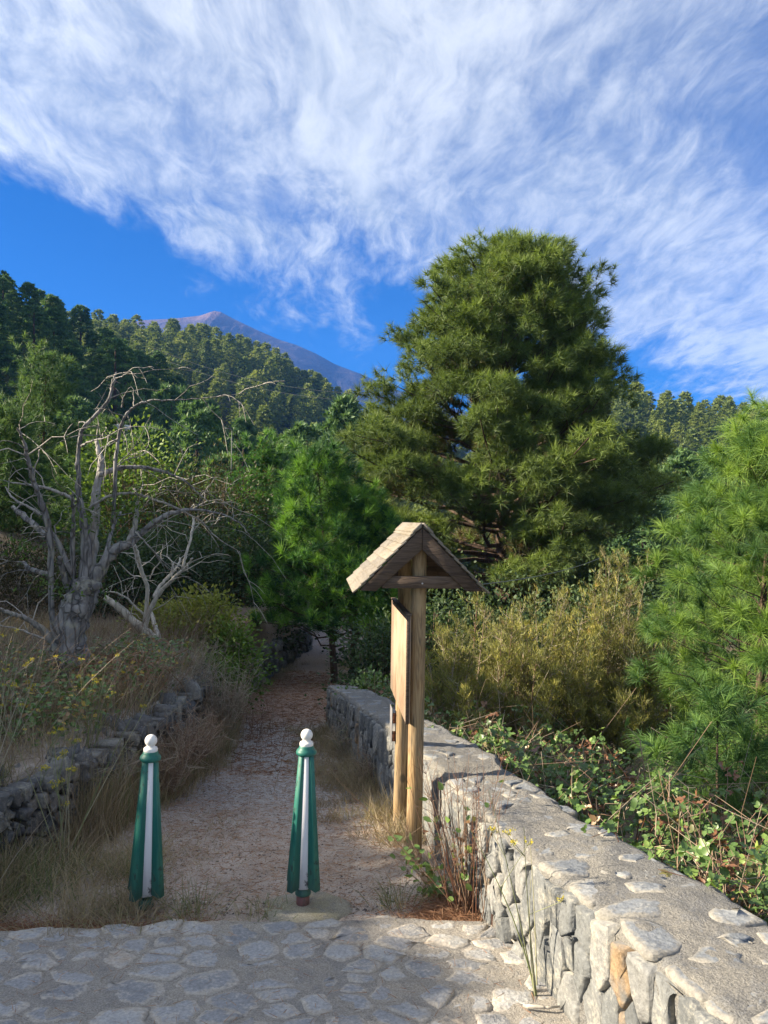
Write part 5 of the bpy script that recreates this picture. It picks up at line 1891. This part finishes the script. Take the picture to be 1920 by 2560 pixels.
# short thatch over the verge soil
gr.blades(*grass_field(806, 9000, lambda r, n: (r.uniform(-2.9, -1.1, n), r.uniform(4.3, 6.5, n)), 0.04, 0.12, 0.0040, 0.1, 0.6, 0.8, 1.3, 400, 0.10))
gr.blades(*grass_field(808, 9000, lambda r, n: (r.uniform(-8.5, -2.7, n), r.uniform(3.4, 8.0, n)), 0.15, 0.55, 0.0050, 0.1, 0.95, 0.6, 0.5, 260, 0.16))
gr.blades(*grass_field(809, 10000, lambda r, n: (r.uniform(2.4, 8.5, n), r.uniform(2.0, 12.0, n)), 0.15, 0.50, 0.0055, 0.2, 1.0, 0.6, 0.5, 300, 0.17))
gro = gr.obj('dry_grass', M['grass_dry'])
tag(gro, 'dry straw-coloured grass along the path verges and over the left bank', 'grass', None, 'stuff')

# tall pale reeds of dry stalks at the far left
def stalks(seed, n, cx, cy, sx, sy, hmin, hmax, leanx, rad, tlo, thi, curve=0.2):
    r = np.random.default_rng(seed)
    x, y = r.normal(cx, sx, n), r.normal(cy, sy, n)
    z = ground_h(x, y) - 0.02
    h = r.uniform(hmin, hmax, n)
    s = np.linspace(0, 1, 6)
    d = np.stack([r.normal(leanx, 0.22, n), r.normal(0, 0.22, n), np.ones(n)], 1)
    c = np.stack([x, y, z], 1)[:, None] + d[:, None] * (h[:, None] * s)[..., None]
    c[..., 0] += (r.normal(leanx, curve, n)[:, None] * h[:, None]) * s ** 2
    c[..., 2] -= (np.abs(r.normal(0, 0.18, n))[:, None] * h[:, None]) * s ** 2
    return c, rad * (1.1 - 0.8 * s), r.uniform(tlo, thi, n)


sg = Geo()
sg.strands(*stalks(811, 330, -3.6, 6.6, 0.45, 0.55, 0.4, 1.05, 0.16, 0.0026, 0.35, 0.8))
sg.strands(*stalks(812, 420, -2.9, 9.2, 0.9, 1.0, 0.3, 0.9, 0.05, 0.0030, 0.2, 0.8))
sg.strands(*stalks(813, 260, -2.25, 7.0, 0.22, 1.0, 0.3, 0.8, 0.06, 0.0026, 0.3, 0.85))
sg.strands(*stalks(814, 300, -2.7, 11.2, 0.6, 0.8, 0.3, 1.0, 0.05, 0.0034, 0.1, 0.7))
tag(sg.obj('dry_stalks', M['stem']), 'tangle of grey-brown dry weed stalks on the left bank', 'dry stalks', None, 'stuff')

# leafy creepers on the bank
cg_ = Geo()
r8 = np.random.default_rng(821)
n = 9000
y = r8.uniform(5.6, 9.6, n)
x = xleft(y) - r8.uniform(0.15, 2.6, n)
ok = fbm(x * 1.1, y * 1.1, 3, 91) > 0.0
x, y = x[ok], y[ok]
n = len(x)
z = ground_h(x, y) + r8.uniform(0.0, 0.38, n)
cg_.leaves(np.stack([x, y, z], 1), r8.normal(0, 1, (n, 3)) * np.array([1, 1, 0.4]), np.array([0, -0.3, 1.0]) + r8.normal(0, 0.5, (n, 3)), r8.uniform(0.035, 0.065, n), 0.034,
           np.where(r8.random(n) < 0.22, r8.uniform(0, 0.14, n), np.where(r8.random(n) < 0.10, 0.97, np.clip(r8.normal(0.42, 0.14, n), 0.22, 0.9))))
tag(cg_.obj('bank_creepers', M['bramble']), 'leafy creepers with yellow and russet leaves covering the left bank', 'creepers', None, 'stuff')

# heap of dead russet fronds
hg = Geo()
c = P(300, 1690, 7.9)
n = 700
b = np.stack([r8.normal(c[0], 0.22, n), r8.normal(c[1], 0.25, n), np.zeros(n)], 1)
b[:, 2] = ground_h(b[:, 0], b[:, 1]) + r8.uniform(0, 0.35, n)
hg.blades(b, np.stack([r8.normal(0.2, 0.8, n), r8.normal(-0.2, 0.7, n), r8.normal(0.3, 0.5, n)], 1), r8.uniform(0.15, 0.42, n), 0.010, 1.1, r8.uniform(0.35, 1.0, n))
tag(hg.obj('dead_fern', M['litter'], origin=None), 'heap of withered russet fern fronds on the left bank below the dead trees', 'dead fern', None, 'stuff')

# grass tufts at the paving edge
tufts_ = [(-1.06, 4.36, 0.26, 130, 'clump of green grass with straw blades just right of the left bollard', 0.62, 0.98, 0.075),
          (-0.72, 4.33, 0.15, 70, 'small green grass tuft at the edge of the paving between the bollards', 0.60, 0.95, 0.06),
          (-0.62, 4.42, 0.12, 60, 'short grass tuft touching the concrete pad of the right bollard', 0.5, 0.95, 0.05),
          (-2.28, 4.62, 0.46, 240, 'tall clump of green and straw grass at the left edge of the photo', 0.45, 1.0, 0.13),
          (-1.72, 4.28, 0.30, 200, 'straggly dry grass clump left of the left bollard', 0.2, 0.8, 0.13),
          (-1.36, 4.24, 0.24, 260, 'dry grass clump hiding the foot of the left bollard', 0.2, 0.75, 0.10),
          (0.12, 4.50, 0.22, 110, 'green grass clump under the weeds at the near end of the wall', 0.6, 1.0, 0.07),
          (-0.05, 7.3, 0.36, 130, 'straw-coloured grass tussock at the wall foot beyond the sign posts', 0.35, 0.7, 0.10)]
for i, (x, y, h_, n, lab, tl, th_, spd) in enumerate(tufts_):
    r = np.random.default_rng(840 + i)
    g = Geo()
    b = np.stack([r.normal(0, spd, n), r.normal(0, spd, n), np.full(n, -0.01)], 1)
    D = np.stack([b[:, 0] / spd * 0.35 + r.normal(0, 0.3, n), b[:, 1] / spd * 0.35 + r.normal(0, 0.3, n), np.ones(n)], 1)
    g.blades(b, D, h_ * r.uniform(0.5, 1.15, n), 0.0034, r.uniform(0.1, 1.0, n), r.uniform(tl, th_, n))
    o = g.obj('grass_clump', M['grass_dry'], loc=(x, y, float(ground_h(np.array(x), np.array(y)))))
    tag(o, lab, 'grass')

# litter of pine needles and chips
lt = Geo()
r = np.random.default_rng(850)


def lay(n, xf, yf, lmin, lmax, wd, t0, t1, lift=0.006, hf=ground_h):
    y = yf(n)
    x = xf(y, n)
    z = hf(x, y) + lift + r.uniform(0, 0.008, n)
    D = np.stack([r.normal(0, 1, n), r.normal(0, 1, n), r.normal(0, 0.08, n)], 1)
    lt.tris(np.stack([x, y, z], 1), D, r.uniform(lmin, lmax, n), wd, r.uniform(t0, t1, n))


pathx = lambda y, n: np.interp(y, YC, XC) + r.uniform(-1.0, 0.9, n)
lay(7500, pathx, lambda n: r.uniform(4.35, 8.5, n), 0.03, 0.11, 0.0040, 0.45, 1.0)
lay(7000, pathx, lambda n: r.uniform(8, 20, n), 0.06, 0.16, 0.010, 0.0, 0.7)
lay(5000, lambda y, n: r.uniform(-2.6, -0.9, n), lambda n: r.normal(4.16, 0.07, n), 0.05, 0.14, 0.0036, 0.0, 0.8, 0.01)
lay(2600, lambda y, n: r.normal(0.42, 0.12, n), lambda n: r.normal(4.36, 0.09, n), 0.06, 0.16, 0.0036, 0.1, 0.9, 0.02)
lay(500, lambda y, n: r.uniform(-2.0, 0.7, n), lambda n: r.uniform(3.0, 4.1, n), 0.03, 0.09, 0.0030, 0.3, 1.0, 0.012, road_h)
tag(lt.obj('pine_litter', M['litter']), 'russet pine needles littering the path and the edge of the paving', 'needle litter', None, 'stuff')


def chips(seed, n, xf, yf, smin, smax, hf=ground_h):
    r = np.random.default_rng(seed)
    g = Geo()
    y = yf(r, n)
    x = xf(r, y, n)
    s = r.uniform(smin, smax, n) * r.uniform(0.5, 1.0, n)
    z = hf(x, y) - s * 0.12
    a = r.uniform(0, 6.28, (n, 1)) + np.array([[0, 1.5, 3.0, 4.6]]) + r.normal(0, 0.25, (n, 4))
    rad = s[:, None] * r.uniform(0.6, 1.1, (n, 4))
    ringv = np.stack([x[:, None] + np.cos(a) * rad, y[:, None] + np.sin(a) * rad, np.broadcast_to(z[:, None], (n, 4)) + r.uniform(-0.1, 0.25, (n, 4)) * s[:, None]], -1)
    apex = np.stack([x + r.normal(0, 0.2, n) * s, y + r.normal(0, 0.2, n) * s, z + s * r.uniform(0.4, 0.8, n)], 1)[:, None]
    V = np.concatenate([ringv, apex], 1).reshape(-1, 3)
    o = (np.arange(n) * 5)[:, None]
    T = np.concatenate([np.array([[q, (q + 1) % 4, 4]]) + o for q in range(4)])
    g.add(V, T, None, np.repeat(np.clip(r.normal(0.45, 0.22, n), 0, 1), 5))
    return g


cgx = chips(861, 9000, lambda r, y, n: np.interp(y, YC, XC) + r.uniform(-1.1, 0.95, n), lambda r, n: 4.35 + 10 * r.random(n) ** 1.5, 0.004, 0.016)
tag(cgx.obj('gravel', M['chips']), 'loose grey-brown gravel scattered over the path', 'gravel', None, 'stuff')


# dry weeds at the wall foot
def weed(seed, n, h_, fan, rad, leaves_n=0, leaf=0.05, lx=0.0, tl=0.0, th_=0.45):
    r = np.random.default_rng(seed)
    st, lf = Geo(), Geo()
    s = np.linspace(0, 1, 7)
    b = np.stack([r.normal(0, 0.035, n), r.normal(0, 0.035, n), np.full(n, -0.02)], 1)
    d = np.stack([r.normal(lx, fan, n), r.normal(0, fan * 0.7, n), np.ones(n)], 1)
    h = h_ * r.uniform(0.4, 1.05, n)
    c = b[:, None] + d[:, None] * (h[:, None] * s)[..., None]
    c += np.cumsum(r.normal(0, 0.006, c.shape), 1)
    st.strands(c, rad * (1.1 - 0.8 * s), r.uniform(tl, th_, n))
    # twigs near the tips
    m = n * 4
    i = r.integers(0, n, m)
    q = r.integers(3, 6, m)
    p0 = c[i, q]
    dv = unit(d[i] + r.normal(0, 0.7, (m, 3)))
    l2 = r.uniform(0.04, 0.18, m)
    st.strands(p0[:, None] + dv[:, None] * (l2[:, None] * np.linspace(0, 1, 3))[..., None], np.array([rad * 0.5, rad * 0.35, rad * 0.2]), r.uniform(tl, th_, m))
    if leaves_n:
        i = r.integers(0, n, leaves_n)
        q = r.integers(0, 6, leaves_n)
        p0 = c[i, q]
        dv = unit(np.stack([r.normal(0, 1, leaves_n), r.normal(0, 1, leaves_n), r.normal(0.1, 0.4, leaves_n)], 1))
        lf.leaves(p0 + dv * 0.03, dv, np.array([0, -0.4, 1.0]) + r.normal(0, 0.5, (leaves_n, 3)), leaf * r.uniform(0.6, 1.15, leaves_n), leaf * 0.62,
                  np.where(r.random(leaves_n) < 0.25, r.uniform(0, 0.15, leaves_n), np.clip(r.normal(0.6, 0.16, leaves_n), 0.24, 0.95)))
    return st, lf


weeds = [
    (0.50, 4.42, 46, 0.95, 0.24, 0.0036, 40, 0.060, -0.12, 'reddish brown dry weed stalks fanning up against the stone wall', 871, 0.0, 0.45),
    (0.34, 4.62, 22, 0.50, 0.45, 0.0024, 150, 0.056, -0.20, 'leafy green and yellow bramble shoot at the foot of the front sign post', 872, 0.2, 0.7),
    (0.60, 4.30, 12, 1.05, 0.14, 0.0028, 6, 0.05, 0.0, 'tall thin brown stalks just in front of the reddish weed clump', 873, 0.1, 0.6),
]
for (x, y, n, h_, fan, rad, ln_, leaf, lx, lab, sd, tl, th_) in weeds:
    st, lf = weed(sd, n, h_, fan, rad, ln_, leaf, lx, tl, th_)
    o = thing('weed', lab, 'weed', (x, y, float(ground_h(np.array(x), np.array(y)))))
    st.obj('stems', M['stem'], o)
    lf.obj('leaves', M['bramble'], o)


# fennel: thin green stems with yellow flower heads
def fennel(seed, n, h_, fan, lx, heads):
    r = np.random.default_rng(seed)
    st, fl = Geo(), []
    s = np.linspace(0, 1, 7)
    b = np.stack([r.normal(0, 0.03, n), r.normal(0, 0.03, n), np.full(n, -0.02)], 1)
    d = np.stack([r.normal(lx, fan, n), r.normal(-0.05, fan * 0.7, n), np.ones(n)], 1)
    h = h_ * r.uniform(0.6, 1.05, n)
    c = b[:, None] + d[:, None] * (h[:, None] * s)[..., None] + np.array([0.15, 0, 0]) * (r.normal(0, 0.6, n)[:, None] * h[:, None] * s ** 2)[..., None]
    st.strands(c, 0.0040 * (1.15 - 0.8 * s), r.uniform(0.8, 1.0, n))
    for k in range(heads):
        i = r.integers(n)
        q = r.integers(3, 7)
        p0 = c[i, q]
        e = p0 + unit(np.array([r.normal(0, 0.7), r.normal(0, 0.5), 1.0])) * r.uniform(0.06, 0.22)
        st.strands(np.stack([p0, (p0 + e) / 2, e])[None], np.array([0.0022, 0.0018, 0.0014]), np.array([0.95]))
        m = 9
        a = r.uniform(0, 6.28, m)
        rr = r.uniform(0.006, 0.026, m)
        tips = e + np.stack([np.cos(a) * rr, np.sin(a) * rr, r.uniform(0.012, 0.026, m)], 1)
        st.strands(np.stack([np.broadcast_to(e, tips.shape), tips], 1), np.array([0.001, 0.001]), np.full(m, 0.95))
        mm = m * 4
        cc = np.repeat(tips, 4, 0) + r.normal(0, 0.004, (mm, 3))
        fl.append(Geo())
        fl[-1].tris(cc, r.normal(0, 1, (mm, 3)) + np.array([0, 0, 0.6]), 0.008, 0.007, r.uniform(0, 1, mm))
    return st, fl


fenn = [(-2.02, 4.95, 9, 1.05, 0.22, 0.10, 17, 'fennel with yellow flower heads growing at the rubble wall left of the left bollard', 881),
        (-2.55, 5.05, 9, 1.0, 0.25, 0.05, 16, 'fennel with yellow flower heads in front of the rubble wall at the left edge', 882),
        (-2.85, 5.9, 8, 0.75, 0.25, 0.05, 10, 'fennel with yellow flower heads on top of the bank at the far left', 883),
        (-2.3, 6.1, 7, 0.80, 0.22, 0.05, 9, 'fennel with yellow flower heads on the rubble wall top below the dead tree', 884),
        (0.90, 3.52, 5, 0.95, 0.10, -0.16, 5, 'thin green fennel stalks sprouting from the foot of the wall at the near right', 885)]
for (x, y, n, h_, fan, lx, heads, lab, sd) in fenn:
    st, fl = fennel(sd, n, h_, fan, lx, heads)
    zz = float(zpath(y)) if sd == 885 else float(ground_h(np.array(x), np.array(y)))
    if sd == 885:
        x = float(xwall(y)) - 0.06
    o = thing('fennel', lab, 'plant', (x, y, zz), 'fennel plants')
    st.obj('stems', M['stem'], o)
    for q in fl:
        q.obj('flower_head', M['flower'], o)

# ------------------------------------------------------------------ bollards
def bollard(loc, rz, label, sink=0.0, tilt=0.0):
    t = thing('bollard', label, 'bollard', loc, 'bollards across the path entrance')
    t.rotation_euler = (0, tilt, rz)
    z0 = -sink
    Geo().lathe([(0.036, z0 - 0.02), (0.038, z0), (0.038, z0 + 0.052), (0.036, z0 + 0.054)], 24).obj('base_pipe', M['red_paint'], t, smooth=True)
    Geo().lathe([(0.030, z0 + 0.052), (0.044, z0 + 0.054), (0.047, z0 + 0.062), (0.044, z0 + 0.076), (0.039, z0 + 0.082), (0.039, z0 + 0.100), (0.03, z0 + 0.105)], 24).obj('base_ring', M['green_paint'], t, smooth=True)
    Geo().lathe([(0.024, z0 + 0.09), (0.024, 0.90)], 16).obj('pole', M['green_paint'], t, smooth=True)

    def board(az, z_lo, z_hi, w_lo, w_hi, ri_lo, ri_hi, ro_lo, ro_hi, cut=0.0, bev=0.003):
        c_, s_ = math.cos(az), math.sin(az)
        o_ = np.array([s_, -c_, 0])
        l_ = np.array([c_, s_, 0])
        pts_ = []
        for z, w_, ri, ro, cc in ((z_lo, w_lo, ri_lo, ro_lo, cut), (z_hi, w_hi, ri_hi, ro_hi, 0)):
            for (rr, ss, dz_) in ((ro, -1, cc), (ro, 1, cc), (ri, 1, 0), (ri, -1, 0)):
                pts_.append(o_ * rr + l_ * ss * w_ / 2 + np.array([0, 0, z - dz_]))
        return Geo().hexa(pts_, bevel=bev)
    for k in range(4):
        az = k * math.pi / 2 + math.pi / 4
        board(az, 0.115, 0.872, 0.045, 0.030, 0.024, 0.010, 0.116, 0.047, 0.014).obj('rib_board', M['green_paint'], t)
        board(k * math.pi / 2, 0.100, 0.868, 0.058, 0.030, 0.020, 0.012, 0.056, 0.0400, 0.0, 0.006).obj('white_slat', M['white_paint'], t)
    Geo().lathe([(0.040, 0.856), (0.055, 0.858), (0.0595, 0.866), (0.0595, 0.876), (0.054, 0.886), (0.045, 0.893), (0.043, 0.902), (0.040, 0.910), (0.030, 0.912)], 32).obj('collar', M['green_paint'], t, smooth=True)
    prof = [(0.030, 0.908), (0.0385, 0.909), (0.0395, 0.912), (0.0395, 0.925), (0.0375, 0.929), (0.029, 0.933), (0.0235, 0.939), (0.0225, 0.944)]
    for a in np.linspace(-0.92, 1.50, 14):
        prof.append((0.0345 * math.cos(a), 0.970 + 0.0345 * math.sin(a)))
    Geo().lathe(prof, 32).obj('finial', M['knob_paint'], t, smooth=True)
    return t


bR = P(757, 2258, 4.47)
bollard((bR[0], 4.47, bR[2]), R(7), 'green and white parasol-shaped bollard with a red foot standing on a concrete pad', 0.0, R(0.5))
bL = P(364, 2240, 4.42)
bollard((bL[0], 4.42, bL[2] - 0.085), R(21), 'green and white parasol-shaped bollard half sunk in dry grass at the left', 0.03, R(0.9))

# concrete pad
r = np.random.default_rng(890)
a = np.linspace(0, 2 * math.pi, 22, endpoint=False)
pr = np.stack([np.cos(a) * 0.27 * (1 + r.normal(0, 0.07, 22)), np.sin(a) * 0.20 * (1 + r.normal(0, 0.08, 22))], 1)
padz = bR[2]
rings = [np.column_stack([pr * 1.06, np.full(22, -0.10)]), np.column_stack([pr, r.normal(-0.028, 0.005, 22)]), np.column_stack([pr * 0.86, r.normal(-0.006, 0.004, 22)]), np.column_stack([pr * 0.5, r.normal(0.0, 0.002, 22)]), np.zeros((1, 3))]
Q = [[q * 22 + i, q * 22 + (i + 1) % 22, (q + 1) * 22 + (i + 1) % 22, (q + 1) * 22 + i] for q in range(3) for i in range(22)]
T = [[66 + i, 66 + (i + 1) % 22, 88] for i in range(22)]
o = Geo().add(np.concatenate(rings), T, Q).obj('concrete_pad', M['concrete'], smooth=True, loc=(bR[0] + 0.015, 4.45, padz))
tag(o, 'irregular mossy concrete pad carrying the right bollard at the paving edge', 'concrete pad')

# dry stick on the paving and a twig
c = P(1352, 2505, 3.36)
zz = float(road_h(np.array(c[0]), np.array(3.36))) + 0.018
sg_ = Geo().tube(np.array([[-0.075, 0.012, 0.0], [-0.02, 0.0, 0.004], [0.03, -0.004, 0.002], [0.085, 0.006, 0.003]]), [0.007, 0.0075, 0.006, 0.004], 7, 0.8)
tag(sg_.obj('dry_stick', M['bark_pale'], smooth=True, loc=(c[0], 3.36, zz)), 'short broken dry stick lying on the paving near the wall', 'stick')
c = P(1275, 2345, 4.0)
sg_ = Geo().tube(np.array([[-0.02, 0.05, 0.012], [0.0, 0.0, 0.01], [0.03, -0.06, 0.0]]), [0.005, 0.006, 0.004], 6, 0.8)
tag(sg_.obj('dry_stick', M['bark_pale'], smooth=True, loc=(c[0], 4.02, float(road_h(np.array(c[0]), np.array(4.02))) + 0.02)), 'small dry twig lying at the foot of the wall beside the needle litter', 'stick')

# ------------------------------------------------------------------ roofed sign post
F0 = np.array([0.222, 5.20])
F1 = np.array([0.150, 6.05])
ax2 = (F1 - F0) / np.linalg.norm(F1 - F0)
yaw = math.atan2(-ax2[0], ax2[1])
sg_root = thing('sign_shelter', 'roofed wooden notice stand on two round posts with a shingled gable and blank board', 'sign', (F0[0] + 0.024, F0[1], -2.36))
sg_root.rotation_euler = (0, 0, yaw)
PL = float(np.linalg.norm(F1 - F0))          # local +Y runs from the front post to the rear post
zE = 2.36                                    # eye level in local z


def post(y, z_lo, z_hi, r0, r1, seed):
    rr = np.random.default_rng(seed)
    s = np.linspace(0, 1, 14)
    pts_ = np.stack([rr.normal(0, 0.001, 14) - 0.002 - 0.014 * (1 - s), np.full(14, y), z_lo + (z_hi - z_lo) * s], 1)
    return Geo().tube(pts_, r0 + (r1 - r0) * s, 22)


post(0, -0.25, zE - 0.08, 0.054, 0.051, 1).obj('post', M['post'], sg_root, smooth=True)
post(PL, -0.45, zE - 0.08, 0.055, 0.051, 2).obj('post', M['post'], sg_root, smooth=True)
za = zE - 0.045         # apex of rafters
y_f, y_r = -0.13, PL + 0.13
half, drop = 0.425, 0.432
sl = math.hypot(half, drop)
sx_, sz_ = half / sl, drop / sl
for sgn in (-1, 1):
    for yb, nm in ((y_f + 0.035, 0), (y_r - 0.035, 1)):
        # barge board: follows the slope, foot cut level
        p_top_o = np.array([0.0, za])
        p_top_i = np.array([0.0, za - 0.148])
        p_bot_o = np.array([half * 0.97, za - drop * 0.97])
        p_bot_i = np.array([half * 0.97 - 0.11, za - drop * 0.97 - 0.004])
        pts_ = []
        for dy_ in (-0.02, 0.02):
            for q in (p_top_o, p_top_i, p_bot_i, p_bot_o):
                pts_.append((sgn * max(q[0], 0.0015), yb + dy_, q[1]))
        Geo().hexa(pts_ if sgn > 0 else [pts_[i] for i in (3, 2, 1, 0, 7, 6, 5, 4)], bevel=0.003).obj('barge_board', M['beam'], sg_root)
    # lapped shingles in seven courses, two to a course
    nC = 8
    for k in range(nC):
        for h2 in range(2):
            s0 = sl * k / nC - 0.012
            s1 = sl * (k + 1) / nC + 0.022
            if k == 0:
                s0 = 0.0
            ya_, yb_ = (y_f, y_f + (y_r - y_f) * 0.52) if h2 == 0 else (y_f + (y_r - y_f) * 0.52 + 0.003, y_r)
            jy = random.uniform(-0.006, 0.006)
            lift0, lift1 = 0.004, 0.015
            th_ = 0.012
            pts_ = []
            for yq in (ya_ + jy, yb_ + (0 if h2 == 0 else jy)):
                for (s_, w_) in ((s0, lift0), (s1, lift1), (s1, lift1 + th_), (s0, lift0 + th_)):
                    xx = s_ * sx_ + w_ * sz_
                    zz_ = za - s_ * sz_ + w_ * sx_
                    pts_.append((sgn * max(xx, 0.001), yq, zz_))
            Geo().hexa(pts_ if sgn < 0 else [pts_[i] for i in (3, 2, 1, 0, 7, 6, 5, 4)], bevel=0.0025).obj('shingle', M['shingle'], sg_root)
# ridge boards
for sgn in (-1, 1):
    pts_ = []
    for yq in (y_f - 0.004, y_r + 0.004):
        for (s_, w_) in ((-0.002, 0.024), (0.085, 0.026), (0.085, 0.044), (-0.002, 0.042)):
            xx = s_ * sx_ + w_ * sz_
            pts_.append((sgn * (max(xx - 0.017, 0.001)), yq, za - s_ * sz_ + w_ * sx_))
    Geo().hexa(pts_ if sgn < 0 else [pts_[i] for i in (3, 2, 1, 0, 7, 6, 5, 4)], bevel=0.002).obj('ridge_board', M['shingle'], sg_root)
# tie beams before and behind
for yb in (-0.085, PL + 0.085):
    Geo().box((-0.262, yb - 0.02, za - 0.405), (0.262, yb + 0.02, za - 0.325), bevel=0.003).obj('tie_beam', M['beam'], sg_root)
Geo().lathe([(0.006, 0), (0.006, 0.005), (0.003, 0.007)], 10).obj('bolt', M['bolt'], sg_root, loc=(0.005, -0.106, za - 0.372)).rotation_euler = (R(90), 0, 0)
# blank board on the path side, of four upright planks
bt, bb = zE - 0.632, zE - 1.352
yb0, yb1 = -0.075, PL + 0.16
nP = 5
for k in range(nP):
    y0_ = yb0 + (yb1 - yb0) * k / nP
    y1_ = yb0 + (yb1 - yb0) * (k + 1) / nP
    dx_ = random.uniform(-0.0012, 0.0012)
    Geo().box((-0.090 + dx_, y0_ + 0.0007, bb + 0.004), (-0.062 + dx_, y1_ - 0.0007, bt - 0.004), bevel=0.0012).obj('plank', M['board'], sg_root)
for zq in (bt - 0.15, bb + 0.15):
    Geo().box((-0.0605, yb0 + 0.05, zq - 0.03), (-0.0500, yb1 - 0.05, zq + 0.03), bevel=0.002).obj('batten', M['beam'], sg_root)
Geo().box((-0.093, yb0 - 0.012, bb), (-0.069, yb0 - 0.001, bt + 0.002), bevel=0.002).obj('edge_strip', M['beam'], sg_root)
Geo().box((-0.096, yb0 - 0.016, bt - 0.002), (-0.058, yb1, bt + 0.010), bevel=0.002).obj('top_strip', M['beam'], sg_root)
# zinc plate with rusty brackets on the rear post
Geo().box((-0.092, PL - 0.02, zE - 1.735), (-0.087, PL + 0.14, zE - 1.475), bevel=0.001).obj('plate', M['zinc'], sg_root)
for zq in (zE - 1.55, zE - 1.69):
    b_ = Geo()
    b_.box((-0.0865, PL - 0.012, zq - 0.04), (-0.052, PL - 0.006, zq + 0.04), bevel=0.001)
    for dz_ in (-0.03, 0.03):
        b_.lathe([(0.008, 0), (0.008, 0.006), (0.004, 0.009)], 8, c=(-0.074, PL - 0.016, zq + dz_))
    b_.obj('bracket', M['rust'], sg_root)

# ------------------------------------------------------------------ cables, barrier, pole
def cable(pts_, rad, label, group):
    a_, b_ = np.array(pts_[0]), np.array(pts_[1])
    s = np.linspace(0, 1, 24)[:, None]
    c = a_ * (1 - s) + b_ * s
    c[:, 2] -= (4 * s * (1 - s)).ravel() * pts_[2]
    o = Geo().tube(c, rad, 4, cap=False).obj('power_cable', M['cable'])
    tag(o, label, 'cable', group)


cable((P(380, 868, 175), P(1010, 985, 150), 3.0), 0.028, 'uppermost thin cable crossing the forested hillside', 'cables across the hillside')
cable((P(380, 886, 175), P(1010, 1003, 150), 3.0), 0.028, 'lowest thin cable crossing the forested hillside', 'cables across the hillside')
bgl = P(283, 1066, 41)
bo = thing('road_barrier', 'pale metal road barrier glimpsed between the pines behind the dead tree', 'barrier', bgl)
Geo().box((-1.0, -0.05, -0.16), (0.9, 0.05, 0.16), bevel=0.03).obj('rail', M['roofwhite'], bo).rotation_euler = (0, R(6), 0)
for xx in (-0.7, 0.6):
    Geo().box((xx - 0.06, 0.06, -1.5), (xx + 0.06, 0.16, 0.1)).obj('post', M['cable'], bo)
pl_ = P(580, 1075, 52)
lp = thing('utility_pole', 'slim grey pole standing among the dark pines at the foot of the hillside', 'pole', (pl_[0], 52, pl_[2] - 5.5))
Geo().tube(np.array([[0, 0, 0], [0, 0, 5.5]]), [0.05, 0.03], 8).obj('shaft', M['cable'], lp)
Geo().tube(np.array([[0, 0, 5.45], [-0.25, 0, 5.6], [-0.5, 0, 5.62]]), [0.03, 0.025, 0.025], 6).obj('arm', M['cable'], lp)
# thin wire running from the roof to the right
cable((P(1195, 1462, 5.9), P(1500, 1395, 11.0), 0.05), 0.004, 'thin grey wire running right from the roofed sign post', None)

# ------------------------------------------------------------------ air
hz = Geo().box((-3000, -70, -60), (3000, 3400, 735))
hm = bpy.data.materials.new('haze')
hm.use_nodes = True
hg_ = NT(hm.node_tree)
vol = hg_.n('ShaderNodeVolumePrincipled', {'Color': (0.10, 0.32, 1.0, 1.0), 'Density': 0.00016, 'Anisotropy': 0.0})
hg_.n('ShaderNodeOutputMaterial', {'Volume': vol.outputs[0]})
ho = hz.obj('haze', hm)
tag(ho, kind='stuff')
print('individual forest trees', n_ind, 'cobbles', n_st)
